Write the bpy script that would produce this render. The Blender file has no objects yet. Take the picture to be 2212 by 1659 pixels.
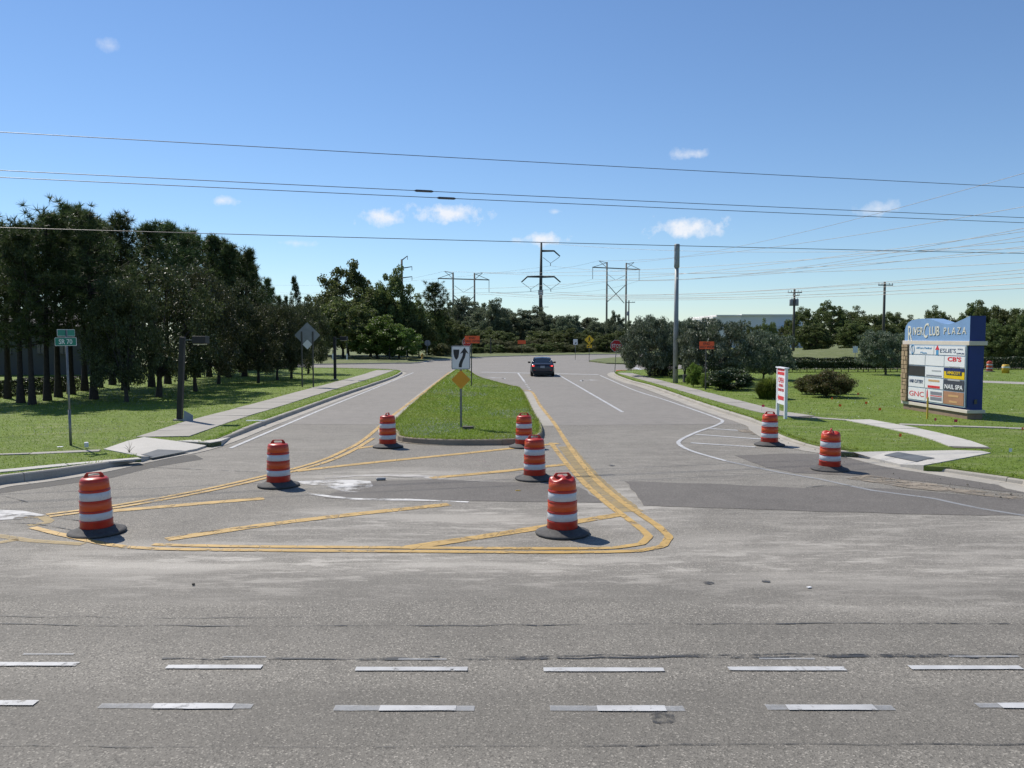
import bpy, bmesh, math, random
import numpy as np
from mathutils import Vector, Matrix

random.seed(7)
RNG = np.random.default_rng(11)
S = bpy.context.scene
COL = S.collection

# ------------------------------------------------------------------ camera
CAM_H, FPX, CX, CY, HOR = 3.0, 1760.0, 1106.0, 829.5, 728.0
PITCH = math.atan((CY - HOR) / FPX)
cam = bpy.data.cameras.new('camera')
cam.sensor_width = 36.0
cam.lens = FPX / 2212.0 * 36.0
cam.clip_end = 6000.0
camo = bpy.data.objects.new('camera', cam)
COL.objects.link(camo)
camo.location = (0, 0, CAM_H)
camo.rotation_euler = (math.pi / 2 - PITCH, 0, 0)
S.camera = camo

# ------------------------------------------------------------------ sky, sun, exposure
SUN_DIR = Vector((-0.56, 0.60, 1.0)).normalized()          # towards the sun
SUN_EL = math.asin(SUN_DIR.z)
SUN_AZ = math.atan2(SUN_DIR.x, SUN_DIR.y)                   # clockwise from +Y
world = bpy.data.worlds.new('World')
S.world = world
world.use_nodes = True
wn = world.node_tree
wn.nodes.clear()


def ray(px, py):
    """direction of a point of the photograph (2212 px wide)"""
    c, s = math.cos(PITCH), math.sin(PITCH)
    a, b = (px - CX) / FPX, (CY - py) / FPX
    return Vector((a, c + s * b, -s + c * b))


def build_world():
    N, L = wn.nodes, wn.links
    out = N.new('ShaderNodeOutputWorld')
    sky = N.new('ShaderNodeTexSky')
    sky.sky_type = 'NISHITA'
    sky.sun_disc = False
    sky.sun_elevation = SUN_EL
    sky.sun_rotation = SUN_AZ % (2 * math.pi)
    sky.altitude = 0.0
    sky.air_density = 1.0
    sky.dust_density = 0.0
    sky.ozone_density = 2.4
    bg = N.new('ShaderNodeBackground')
    bg.inputs['Strength'].default_value = 0.084
    wb = N.new('ShaderNodeMix')
    wb.data_type = 'RGBA'
    wb.blend_type = 'MULTIPLY'
    wb.inputs[0].default_value = 1.0
    wb.inputs[7].default_value = (0.79, 0.91, 1.06, 1)     # daylight white balance of the camera
    L.new(sky.outputs[0], wb.inputs[6])
    L.new(wb.outputs[2], bg.inputs['Color'])
    # small fair-weather clouds, placed by direction in the sky
    tc = N.new('ShaderNodeTexCoord')
    noise = N.new('ShaderNodeTexNoise')
    noise.inputs['Scale'].default_value = 55.0
    noise.inputs['Detail'].default_value = 7.0
    noise.inputs['Roughness'].default_value = 0.62
    L.new(tc.outputs['Generated'], noise.inputs['Vector'])

    def math_n(op, a, b=None, clamp=False):
        m = N.new('ShaderNodeMath')
        m.operation = op
        m.use_clamp = clamp
        for i, v in enumerate((a, b)):
            if v is None:
                continue
            if isinstance(v, (int, float)):
                m.inputs[i].default_value = v
            else:
                L.new(v, m.inputs[i])
        return m.outputs[0]

    def dot(vec):
        v = N.new('ShaderNodeVectorMath')
        v.operation = 'DOT_PRODUCT'
        L.new(tc.outputs['Generated'], v.inputs[0])
        v.inputs[1].default_value = vec
        return v.outputs['Value']

    total = None
    clouds = [(970, 462, 86, 19, 1.0), (945, 455, 50, 13, 1.0), (832, 470, 46, 17, .95), (812, 463, 22, 9, .8),
              (1490, 492, 70, 20, 1.0), (1470, 487, 38, 14, 1.0), (1492, 333, 44, 11, .6), (1170, 516, 52, 14, .95),
              (1900, 450, 40, 14, .5), (235, 98, 18, 11, .32), (480, 433, 22, 8, .7), (640, 525, 40, 7, .45),
              (1200, 457, 12, 5, .45)]
    for cx, cy, rx, ry, amp in clouds:
        d0 = ray(cx, cy).normalized()
        right = d0.cross(Vector((0, 0, 1))).normalized()
        up = right.cross(d0).normalized()
        u = math_n('DIVIDE', dot(right), rx / FPX)
        v = math_n('DIVIDE', dot(up), ry / FPX)
        r = math_n('SQRT', math_n('ADD', math_n('MULTIPLY', u, u), math_n('MULTIPLY', v, v)))
        front = math_n('GREATER_THAN', dot(d0), 0.5)
        m = math_n('SUBTRACT', 1.0, r)
        m = math_n('ADD', m, math_n('MULTIPLY', math_n('SUBTRACT', noise.outputs[0], 0.47), 3.4))
        m = math_n('MULTIPLY', m, 0.85 * amp, clamp=True)
        m = math_n('MULTIPLY', m, front)
        total = m if total is None else math_n('MAXIMUM', total, m)
    cb = N.new('ShaderNodeBackground')
    cb.inputs['Color'].default_value = (0.93, 0.95, 1.0, 1)
    cb.inputs['Strength'].default_value = 0.72
    mix = N.new('ShaderNodeMixShader')
    L.new(math_n('MULTIPLY', total, 0.9), mix.inputs[0])
    L.new(bg.outputs[0], mix.inputs[1])
    L.new(cb.outputs[0], mix.inputs[2])
    L.new(mix.outputs[0], out.inputs['Surface'])


build_world()
sun = bpy.data.lights.new('sun', 'SUN')
sun.energy = 4.0
sun.angle = math.radians(0.53)
sun.color = (1.0, 0.94, 0.85)
suno = bpy.data.objects.new('sun', sun)
COL.objects.link(suno)
suno.location = (-40, 40, 70)
suno.rotation_euler = (-SUN_DIR).to_track_quat('-Z', 'Y').to_euler()
S.view_settings.view_transform = 'Standard'
S.view_settings.look = 'None'
S.view_settings.exposure = 0.45
S.view_settings.gamma = 1.0
S.view_settings.use_curve_mapping = False


# ------------------------------------------------------------------ coordinates
def G(px, py, z=0.0):
    d = ray(px, py)
    t = (z - CAM_H) / d.z
    return (d.x * t, d.y * t)


def XD(px, dist):
    d = ray(px, HOR)
    return d.x / d.y * dist


def ZT(py, dist, px=CX):
    d = ray(px, py)
    return CAM_H + d.z / d.y * dist


# ------------------------------------------------------------------ materials
def new_mat(name):
    m = bpy.data.materials.new(name)
    m.use_nodes = True
    nt = m.node_tree
    b = nt.nodes['Principled BSDF']
    return m, nt.nodes, nt.links, b


def node(N, t, **kw):
    n = N.new(t)
    for k, v in kw.items():
        setattr(n, k, v)
    return n


def coords(N, L, scale=(1, 1, 1), world=True):
    if world:
        g = N.new('ShaderNodeNewGeometry')
        src = g.outputs['Position']
    else:
        g = N.new('ShaderNodeTexCoord')
        src = g.outputs['Object']
    mp = N.new('ShaderNodeMapping')
    mp.inputs['Scale'].default_value = scale
    L.new(src, mp.inputs['Vector'])
    return mp.outputs[0]


def noise(N, L, vec, scale, detail=4, rough=.55):
    n = N.new('ShaderNodeTexNoise')
    n.inputs['Scale'].default_value = scale
    n.inputs['Detail'].default_value = detail
    n.inputs['Roughness'].default_value = rough
    L.new(vec, n.inputs['Vector'])
    return n.outputs[0]


def ramp(N, L, fac, stops):
    r = N.new('ShaderNodeValToRGB')
    while len(r.color_ramp.elements) < len(stops):
        r.color_ramp.elements.new(.5)
    for e, (p, c) in zip(r.color_ramp.elements, stops):
        e.position = p
        e.color = (c, c, c, 1) if isinstance(c, (int, float)) else (*c, 1)
    L.new(fac, r.inputs[0])
    return r.outputs[0]


def mixc(N, L, fac, a, b, mode='MIX'):
    m = N.new('ShaderNodeMix')
    m.data_type = 'RGBA'
    m.blend_type = mode
    if isinstance(fac, (int, float)):
        m.inputs[0].default_value = fac
    else:
        L.new(fac, m.inputs[0])
    for i, v in ((6, a), (7, b)):
        if isinstance(v, tuple):
            m.inputs[i].default_value = (*v, 1)
        else:
            L.new(v, m.inputs[i])
    return m.outputs[2]


def fmul(N, L, a, b, op='MULTIPLY', clamp=False):
    m = N.new('ShaderNodeMath')
    m.operation = op
    m.use_clamp = clamp
    for i, v in enumerate((a, b)):
        if isinstance(v, (int, float)):
            m.inputs[i].default_value = v
        else:
            L.new(v, m.inputs[i])
    return m.outputs[0]


def bump(N, L, bsdf, h, strength=.3, dist=.02):
    b = N.new('ShaderNodeBump')
    b.inputs['Strength'].default_value = strength
    b.inputs['Distance'].default_value = dist
    L.new(h, b.inputs['Height'])
    L.new(b.outputs[0], bsdf.inputs['Normal'])


def simple(name, col, rough=.6, metal=0.0, var=.15, vscale=3.0, spec=.5, world=False, dirt=None):
    m, N, L, b = new_mat(name)
    v = coords(N, L, world=world)
    if not world:
        oi = N.new('ShaderNodeObjectInfo')
        ad = N.new('ShaderNodeVectorMath')
        L.new(v, ad.inputs[0])
        L.new(fmul(N, L, oi.outputs['Random'], 37.0), ad.inputs[1])
        v = ad.outputs[0]
    n = noise(N, L, v, vscale, 5, .6)
    lo = tuple(c * (1 - var) for c in col)
    hi = tuple(min(1, c * (1 + var)) for c in col)
    c = ramp(N, L, n, [(.3, lo), (.7, hi)])
    if dirt:
        n2 = noise(N, L, v, vscale * 2.7, 6, .7)
        c = mixc(N, L, ramp(N, L, n2, [(.55, 0), (.75, dirt[1])]), c, dirt[0])
    L.new(c, b.inputs['Base Color'])
    b.inputs['Roughness'].default_value = rough
    b.inputs['Metallic'].default_value = metal
    b.inputs['Specular IOR Level'].default_value = spec
    return m


def asphalt(name, base, streaks=0.0, speck=.5, dust=(.37, .345, .305), patch=.25):
    m, N, L, b = new_mat(name)
    v = coords(N, L)
    big = noise(N, L, v, .35, 4, .55)
    mid = noise(N, L, v, 2.2, 5, .6)
    fine = noise(N, L, v, 60, 2, .7)
    vo = node(N, 'ShaderNodeTexVoronoi')
    vo.inputs['Scale'].default_value = 75
    L.new(v, vo.inputs['Vector'])
    c = ramp(N, L, big, [(.3, tuple(x * (1 - patch) for x in base)), (.7, tuple(x * (1 + patch) for x in base))])
    c = mixc(N, L, .4, c, ramp(N, L, mid, [(.3, tuple(x * .72 for x in base)), (.72, tuple(x * 1.28 for x in base))]))
    # aggregate: pale and dark stones
    st = node(N, 'ShaderNodeSeparateColor')
    L.new(vo.outputs['Color'], st.inputs[0])
    c = mixc(N, L, fmul(N, L, ramp(N, L, st.outputs[0], [(.84, 0), (.93, 1)]), speck), c, tuple(min(.6, x * 2.3) for x in base))
    c = mixc(N, L, fmul(N, L, ramp(N, L, st.outputs[1], [(.72, 0), (.85, 1)]), speck), c, tuple(x * .35 for x in base))
    c = mixc(N, L, fmul(N, L, ramp(N, L, fine, [(.35, .5), (.65, 0)]), speck), c, tuple(x * .5 for x in base))
    if streaks:
        g = N.new('ShaderNodeNewGeometry')
        sp = node(N, 'ShaderNodeSeparateXYZ')
        L.new(g.outputs['Position'], sp.inputs[0])
        # dust tracked out of the works: long and short smears with ragged ends
        rot = N.new('ShaderNodeMapping')
        rot.inputs['Rotation'].default_value = (0, 0, math.radians(-24))
        rot.inputs['Scale'].default_value = (.7, 2.6, 1)
        L.new(g.outputs['Position'], rot.inputs['Vector'])
        s1 = noise(N, L, rot.outputs[0], 1.5, 8, .70)
        s3 = noise(N, L, coords(N, L, (.3, 1.3, 1)), .9, 8, .66)
        f = fmul(N, L, ramp(N, L, s1, [(.50, 0), (.60, 1)]), fmul(N, L, ramp(N, L, s3, [(.48, 0), (.60, .8)]), 1.0), 'MAXIMUM')
        f = fmul(N, L, f, ramp(N, L, fine, [(.36, .45), (.62, 1)]))
        mask = None
        for ex, ey, rx, ry, am in ((-3.2, 10.6, 4.2, 1.5, 1.0), (.6, 10.4, 3.0, 1.1, .9), (4.6, 10.6, 4.4, 1.9, .75), (-1.4, 13.2, 3.2, 1.6, .75), (-2.6, 17.2, 2.4, 1.4, .8), (1.9, 14.6, 1.4, 2.4, .9), (7.5, 13.2, 4.0, 2.0, .5), (-8.2, 11.5, 3.0, 1.6, .45), (4.5, 21, 5, 7, .22), (-6.5, 21, 2.5, 6, .18)):
            dx = fmul(N, L, fmul(N, L, sp.outputs['X'], ex, 'SUBTRACT'), 1 / rx)
            dy = fmul(N, L, fmul(N, L, sp.outputs['Y'], ey, 'SUBTRACT'), 1 / ry)
            rr = fmul(N, L, fmul(N, L, dx, dx), fmul(N, L, dy, dy), 'ADD')
            e_ = fmul(N, L, fmul(N, L, fmul(N, L, 1.35, rr, 'SUBTRACT'), .9, clamp=True), am)
            mask = e_ if mask is None else fmul(N, L, mask, e_, 'MAXIMUM')
        c = mixc(N, L, fmul(N, L, mask, .20), c, dust)
        c = mixc(N, L, fmul(N, L, fmul(N, L, f, mask), streaks), c, tuple(x * 1.3 for x in dust))
        # long tyre-polished tracks of the highway lanes
        tr = noise(N, L, coords(N, L, (.012, .55, 1)), 1.6, 3, .5)
        near = ramp(N, L, fmul(N, L, sp.outputs['Y'], 1 / 30), [(.33, 1), (.4, 0)])
        c = mixc(N, L, fmul(N, L, ramp(N, L, tr, [(.44, .35), (.56, 0)]), near), c, tuple(x * .55 for x in base))
    L.new(c, b.inputs['Base Color'])
    b.inputs['Roughness'].default_value = .82
    b.inputs['Specular IOR Level'].default_value = .35
    h = fmul(N, L, vo.outputs['Distance'], fine, 'ADD')
    bump(N, L, b, h, .5, .006)
    return m


def worn(name, col, wear=.45, scale=9, rough=.6, crack=True, stretch=(1, 1, 1), soft=0.0):
    """paint or dust lying in patches: gaps let the road show"""
    m, N, L, b = new_mat(name)
    v = coords(N, L, stretch)
    n = noise(N, L, v, scale, 6, .68)
    n2 = noise(N, L, v, scale * .13, 3, .5)
    f = fmul(N, L, n, fmul(N, L, n2, .55), 'ADD')
    a = ramp(N, L, f, [(wear + .1, 0), (wear + .28, 1)])
    if soft:
        a = ramp(N, L, f, [(wear - .12, soft * .45), (wear + .32, soft)])
    if crack:
        vo = node(N, 'ShaderNodeTexVoronoi', feature='DISTANCE_TO_EDGE')
        vo.inputs['Scale'].default_value = 1.7
        vw = coords(N, L, (1, 1, 1))
        L.new(vw, vo.inputs['Vector'])
        a = fmul(N, L, a, ramp(N, L, vo.outputs[0], [(.004, .45), (.014, 1)]))
    c = ramp(N, L, noise(N, L, v, 3.5, 4), [(.3, tuple(x * .78 for x in col)), (.7, tuple(min(.9, x * 1.12) for x in col))])
    L.new(c, b.inputs['Base Color'])
    b.inputs['Roughness'].default_value = rough
    L.new(a, b.inputs['Alpha'])
    return m


def leaf_mat(name, dark, light, rough=.5, transl=.25, tint=None, spec=.35, patchy=None):
    m, N, L, b = new_mat(name)
    g = N.new('ShaderNodeNewGeometry')
    oi = N.new('ShaderNodeObjectInfo')
    r = g.outputs['Random Per Island']
    c = ramp(N, L, r, [(0, dark), (.75, light), (1, tint or light)])
    if patchy:
        vw = coords(N, L)
        c = mixc(N, L, ramp(N, L, noise(N, L, vw, .33, 5, .62), [(.44, 0), (.66, .7)]), c, patchy)
        c = mixc(N, L, ramp(N, L, noise(N, L, vw, 1.7, 4, .6), [(.40, .45), (.55, 0)]), c, tuple(x * .8 for x in dark))
    hs = N.new('ShaderNodeHueSaturation')
    L.new(c, hs.inputs['Color'])
    L.new(fmul(N, L, fmul(N, L, oi.outputs['Random'], .5), .75, 'ADD'), hs.inputs['Value'])
    L.new(fmul(N, L, fmul(N, L, oi.outputs['Random'], .03), .487, 'ADD'), hs.inputs['Hue'])
    L.new(hs.outputs[0], b.inputs['Base Color'])
    b.inputs['Roughness'].default_value = rough
    b.inputs['Specular IOR Level'].default_value = spec
    t = N.new('ShaderNodeBsdfTranslucent')
    L.new(hs.outputs[0], t.inputs['Color'])
    mx = N.new('ShaderNodeMixShader')
    mx.inputs[0].default_value = transl
    L.new(b.outputs[0], mx.inputs[1])
    L.new(t.outputs[0], mx.inputs[2])
    out = N['Material Output']
    L.new(mx.outputs[0], out.inputs['Surface'])
    return m


def grass_ground(name, a, bcol, pale):
    m, N, L, b = new_mat(name)
    v = coords(N, L)
    n1 = noise(N, L, v, .45, 4, .6)
    n2 = noise(N, L, v, 3.5, 6, .7)
    n3 = noise(N, L, coords(N, L, (.35, 1, 1)), 1.6, 5, .7)
    c = ramp(N, L, n1, [(.3, a), (.7, bcol)])
    c = mixc(N, L, .55, c, ramp(N, L, n2, [(.28, tuple(x * .5 for x in a)), (.72, tuple(x * 1.35 for x in bcol))]))
    c = mixc(N, L, ramp(N, L, n3, [(.52, 0), (.68, .7)]), c, pale)
    L.new(c, b.inputs['Base Color'])
    b.inputs['Roughness'].default_value = .8
    b.inputs['Specular IOR Level'].default_value = .2
    bump(N, L, b, noise(N, L, v, 14, 5, .75), .9, .06)
    return m


def concrete(name, base, stain=.3):
    m, N, L, b = new_mat(name)
    v = coords(N, L)
    n1 = noise(N, L, v, 1.1, 6, .65)
    n2 = noise(N, L, v, 30, 3, .7)
    c = ramp(N, L, n1, [(.3, tuple(x * (1 - stain) for x in base)), (.68, tuple(x * 1.08 for x in base))])
    c = mixc(N, L, .35, c, ramp(N, L, n2, [(.35, tuple(x * .7 for x in base)), (.65, tuple(x * 1.2 for x in base))]))
    L.new(c, b.inputs['Base Color'])
    b.inputs['Roughness'].default_value = .88
    bump(N, L, b, n2, .3, .004)
    return m


M = {}
M['asphalt'] = asphalt('old_asphalt', (.205, .190, .163), streaks=.9, speck=.7)
M['asphalt_new'] = asphalt('smooth_asphalt', (.222, .206, .184), speck=.3, patch=.1)
M['asphalt_dark'] = asphalt('dark_patch_asphalt', (.140, .128, .114), speck=.45, patch=.15)
M['asphalt_far'] = asphalt('crossroad_asphalt', (.22, .21, .20), speck=.1, patch=.1)
M['yellow'] = worn('yellow_road_paint', (.46, .295, .085), .45)
M['yellow_worn'] = worn('faded_yellow_road_paint', (.42, .30, .11), .50, 7, soft=.62)
M['white'] = worn('white_road_paint', (.46, .46, .455), .42, 12, crack=False)
M['white_worn'] = worn('faded_white_road_paint', (.40, .41, .42), .50, 16, crack=False, soft=.55)
M['dust'] = worn('pale_dust', (.42, .40, .37), .58, 1.6, .9, crack=False, stretch=(.5, 1.3, 1))
M['dust_white'] = worn('white_lime_spill', (.55, .54, .52), .50, 2.2, .9, crack=False)
M['dirt'] = worn('brown_dirt', (.26, .22, .17), .58, 3.0, .95, crack=False)
M['tar'] = worn('black_tar', (.04, .04, .04), .54, 6.0, .6, crack=False)
M['stain'] = worn('dark_damp_stain', (.045, .043, .04), .50, 1.3, .7, crack=False, soft=.6)
M['pink'] = worn('pink_marking_paint', (.45, .14, .24), .72, 9, crack=False)
M['concrete'] = concrete('kerb_concrete', (.36, .335, .29))
M['kerb_tan'] = concrete('brown_stained_shaded_kerb', (.27, .225, .165), .35)  # brown stain, with the shade of the front face mixed into the colour
M['walk'] = concrete('sidewalk_concrete', (.33, .31, .275), .25)
M['walk_new'] = concrete('pale_concrete', (.46, .44, .40), .15)
M['joint'] = simple('joint_dirt', (.10, .09, .07), .95, world=True)
M['pad'] = simple('grey_tactile_pad', (.10, .11, .12), .8, world=True)
M['lawn'] = grass_ground('lawn_soil_and_grass', (.098, .158, .018), (.155, .215, .032), (.24, .26, .11))
M['lawn_dry'] = grass_ground('drier_lawn', (.10, .13, .04), (.15, .17, .065), (.25, .25, .17))
M['far_ground'] = grass_ground('far_field', (.05, .07, .02), (.08, .09, .03), (.12, .11, .06))
M['blade'] = leaf_mat('grass_blades', (.165, .245, .024), (.235, .320, .042), .6, .45, (.31, .36, .09), .15, patchy=(.29, .30, .075))
M['blade_pale'] = leaf_mat('pale_grass_blades', (.38, .40, .30), (.55, .56, .48), .6, .2, None, .2)  # sparse paler blades, scattered in patches
M['needle'] = leaf_mat('pine_needles', (.032, .053, .015), (.076, .108, .034), .5, .32, (.13, .155, .065), .3)
M['oak'] = leaf_mat('oak_leaves', (.028, .037, .012), (.068, .082, .028), .5, .28, (.13, .14, .07), .35)
M['tree'] = leaf_mat('broad_leaves', (.055, .080, .024), (.130, .162, .050), .55, .42, (.18, .20, .08), .25)
M['tree_bright'] = leaf_mat('fresh_leaves', (.055, .095, .014), (.13, .19, .035), .45, .42, (.20, .24, .07), .35)
M['tree_far'] = leaf_mat('hazed_far_leaves', (.090, .115, .072), (.155, .185, .112), .6, .42, (.19, .205, .125), .15)  # distance haze put into the colour: paler, greyer leaves
M['silver'] = leaf_mat('silver_leaves', (.052, .072, .036), (.125, .148, .090), .5, .28, (.32, .35, .27), .3)
M['bush_brown'] = leaf_mat('bronze_leaves', (.060, .070, .019), (.125, .128, .040), .55, .3, (.16, .09, .04), .3)
M['bush_green'] = leaf_mat('lime_grass_leaves', (.08, .13, .014), (.17, .24, .04), .5, .45, (.20, .24, .06), .3)
M['hedge'] = leaf_mat('hedge_leaves', (.014, .026, .008), (.05, .075, .02), .42, .2, (.10, .12, .05), .5)
M['scrub'] = leaf_mat('scrub_leaves', (.066, .076, .034), (.140, .150, .068), .6, .38, (.22, .19, .11), .2)
M['bark'] = simple('pine_bark', (.036, .028, .022), .95, var=.4, vscale=9)
M['bark_oak'] = simple('oak_bark', (.045, .040, .034), .95, var=.35, vscale=7)
M['orange'] = simple('orange_plastic', (.46, .030, .014), .38, var=.12, vscale=6, dirt=((.22, .075, .04), .75))
M['orange_band'] = simple('orange_sheeting', (.58, .075, .012), .33, var=.06, vscale=14, dirt=((.30, .08, .03), .6))
M['white_band'] = simple('white_sheeting', (.52, .54, .57), .30, var=.05, vscale=12, dirt=((.27, .26, .25), .55))
M['rubber'] = simple('black_rubber', (.058, .056, .054), .8, var=.3, vscale=9, dirt=((.16, .15, .14), .8))
M['galv'] = simple('galvanised_steel', (.20, .205, .205), .55, .5, var=.2, vscale=8)
M['dark_post'] = simple('dark_steel_post', (.075, .072, .065), .55, .2, var=.25)
M['sign_back'] = simple('aluminium_sign_back', (.26, .27, .28), .45, .5, var=.12)
M['sign_white'] = simple('white_sign_sheet', (.72, .72, .72), .45, var=.04)
M['sign_black'] = simple('black_sign_ink', (.018, .018, .02), .5, var=.1)
M['sign_green'] = simple('green_sign_sheet', (.005, .19, .13), .4, var=.06)
M['sign_amber'] = simple('amber_sign_sheet', (.70, .31, .008), .4, var=.05)
M['sign_yellow'] = simple('yellow_sign_sheet', (.78, .48, .01), .4, var=.05)
M['sign_orange'] = simple('orange_sign_sheet', (.85, .10, .02), .4, var=.05)
M['sign_red'] = simple('red_sign_sheet', (.42, .012, .018), .4, var=.06)
M['lamp_metal'] = simple('dark_bronze_metal', (.022, .021, .022), .6, .2, var=.2)
M['lens'] = simple('frosted_lens', (.50, .46, .34), .4, var=.05)
M['pole_grey'] = simple('grey_pole_coat', (.26, .28, .28), .55, .2, var=.15, vscale=2)
M['pole_weather'] = simple('weathered_steel', (.055, .060, .055), .7, .1, var=.2)
M['pole_wood'] = simple('grey_wood_pole', (.22, .20, .17), .9, var=.25, vscale=1.5)
M['pole_dark'] = simple('dark_wood_pole', (.07, .068, .062), .9, var=.25, vscale=1.5)
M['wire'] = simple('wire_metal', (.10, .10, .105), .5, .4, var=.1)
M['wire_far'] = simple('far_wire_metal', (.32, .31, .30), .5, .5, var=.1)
M['insul'] = simple('grey_insulator', (.25, .26, .27), .4, var=.1)
M['plaza_blue'] = simple('light_blue_stucco', (.17, .30, .50), .8, var=.10, vscale=1.2)
M['plaza_navy'] = simple('navy_stucco', (.010, .030, .16), .6, var=.10, vscale=1.2)
M['cream'] = simple('cream_stucco', (.60, .54, .46), .8, var=.08)
M['stone'] = simple('tan_field_stone', (.34, .25, .15), .9, var=.35, vscale=2.5)
M['brick'] = simple('brown_base_block', (.24, .17, .12), .9, var=.2, vscale=3)
M['panel'] = simple('white_panel', (.74, .75, .76), .35, var=.03)
M['panel_frame'] = simple('grey_blue_frame', (.30, .38, .46), .5, var=.05)
M['panel_dark'] = simple('charcoal_panel', (.035, .033, .032), .4, var=.1)
M['panel_navy'] = simple('navy_panel', (.008, .018, .12), .4, var=.05)
M['panel_yellow'] = simple('yellow_panel', (.72, .50, .005), .4, var=.05)
M['panel_black'] = simple('slate_panel', (.05, .055, .075), .4, var=.05)
M['panel_brown'] = simple('brown_panel', (.38, .20, .12), .4, var=.10, vscale=6)
M['panel_grey'] = simple('grey_plate', (.20, .21, .25), .5, var=.05)
M['ink_blue'] = simple('blue_ink', (.07, .28, .52), .5, var=.05)
M['ink_navy'] = simple('navy_ink', (.03, .06, .14), .5, var=.05)
M['ink_red'] = simple('red_ink', (.60, .03, .04), .5, var=.05)
M['ink_grey'] = simple('grey_ink', (.40, .41, .43), .5, var=.05)
M['ink_cream'] = simple('cream_letter', (.68, .66, .56), .5, var=.05)
M['ink_tan'] = simple('tan_ink', (.55, .34, .16), .5, var=.05)
M['white_wood'] = simple('white_painted_wood', (.74, .75, .78), .5, var=.05)
M['car'] = simple('dark_car_paint', (.036, .042, .060), .22, .35, var=.05, spec=.6)
M['glass'] = simple('dark_car_glass', (.010, .014, .018), .05, var=.05, spec=.8)
M['tyre'] = simple('car_tyre', (.018, .018, .018), .85, var=.1)
M['rim'] = simple('alloy_rim', (.35, .35, .36), .35, .8, var=.05)
M['plate'] = simple('number_plate', (.30, .32, .36), .5, var=.15, vscale=30)
M['bumper_black'] = simple('black_trim', (.012, .012, .012), .6, var=.1)
M['warehouse'] = simple('grey_warehouse_wall', (.66, .68, .70), .85, var=.06, vscale=.15)
M['warehouse_pale'] = simple('pale_warehouse_wall', (.74, .73, .70), .85, var=.06, vscale=.15)
M['canopy_blue'] = simple('blue_canopy', (.03, .14, .28), .6, var=.05)
M['window'] = simple('dark_window', (.03, .05, .07), .12, var=.05, spec=.7)
M['house'] = simple('grey_house_wall', (.085, .083, .080), .85, var=.08, vscale=.5)
M['roof'] = simple('grey_shingle', (.16, .15, .15), .9, var=.2)
M['hydrant'] = simple('yellow_hydrant_paint', (.55, .34, .08), .5, var=.1)
M['flag_orange'] = simple('orange_flag', (.85, .14, .02), .6, var=.05)
M['flag_pink'] = simple('pink_flag', (.60, .03, .09), .6, var=.05)
M['flag_white'] = simple('white_flag', (.75, .75, .80), .6, var=.05)
M['stake'] = simple('yellow_marker_plastic', (.60, .38, .04), .5, var=.1)
M['litter'] = simple('white_plastic', (.75, .75, .76), .5, var=.05)
M['twig'] = simple('dry_stem', (.16, .12, .08), .9, var=.2)
mm, N_, L_, b_ = new_mat('lit_brake_light')
b_.inputs['Base Color'].default_value = (.7, .01, .01, 1)
b_.inputs['Emission Color'].default_value = (1, .10, .09, 1)
b_.inputs['Emission Strength'].default_value = 1.6
M['brake'] = mm
M['tail'] = simple('red_tail_lens', (.35, .008, .010), .2, var=.05)


# ------------------------------------------------------------------ mesh helpers
def link(name, me, mat=None, parent=None, smooth=False):
    o = bpy.data.objects.new(name, me)
    COL.objects.link(o)
    if mat is not None and not me.materials:
        me.materials.append(M[mat] if isinstance(mat, str) else mat)
    if parent is not None:
        o.parent = parent
    if smooth:
        me.polygons.foreach_set('use_smooth', [True] * len(me.polygons))
    return o


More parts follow.
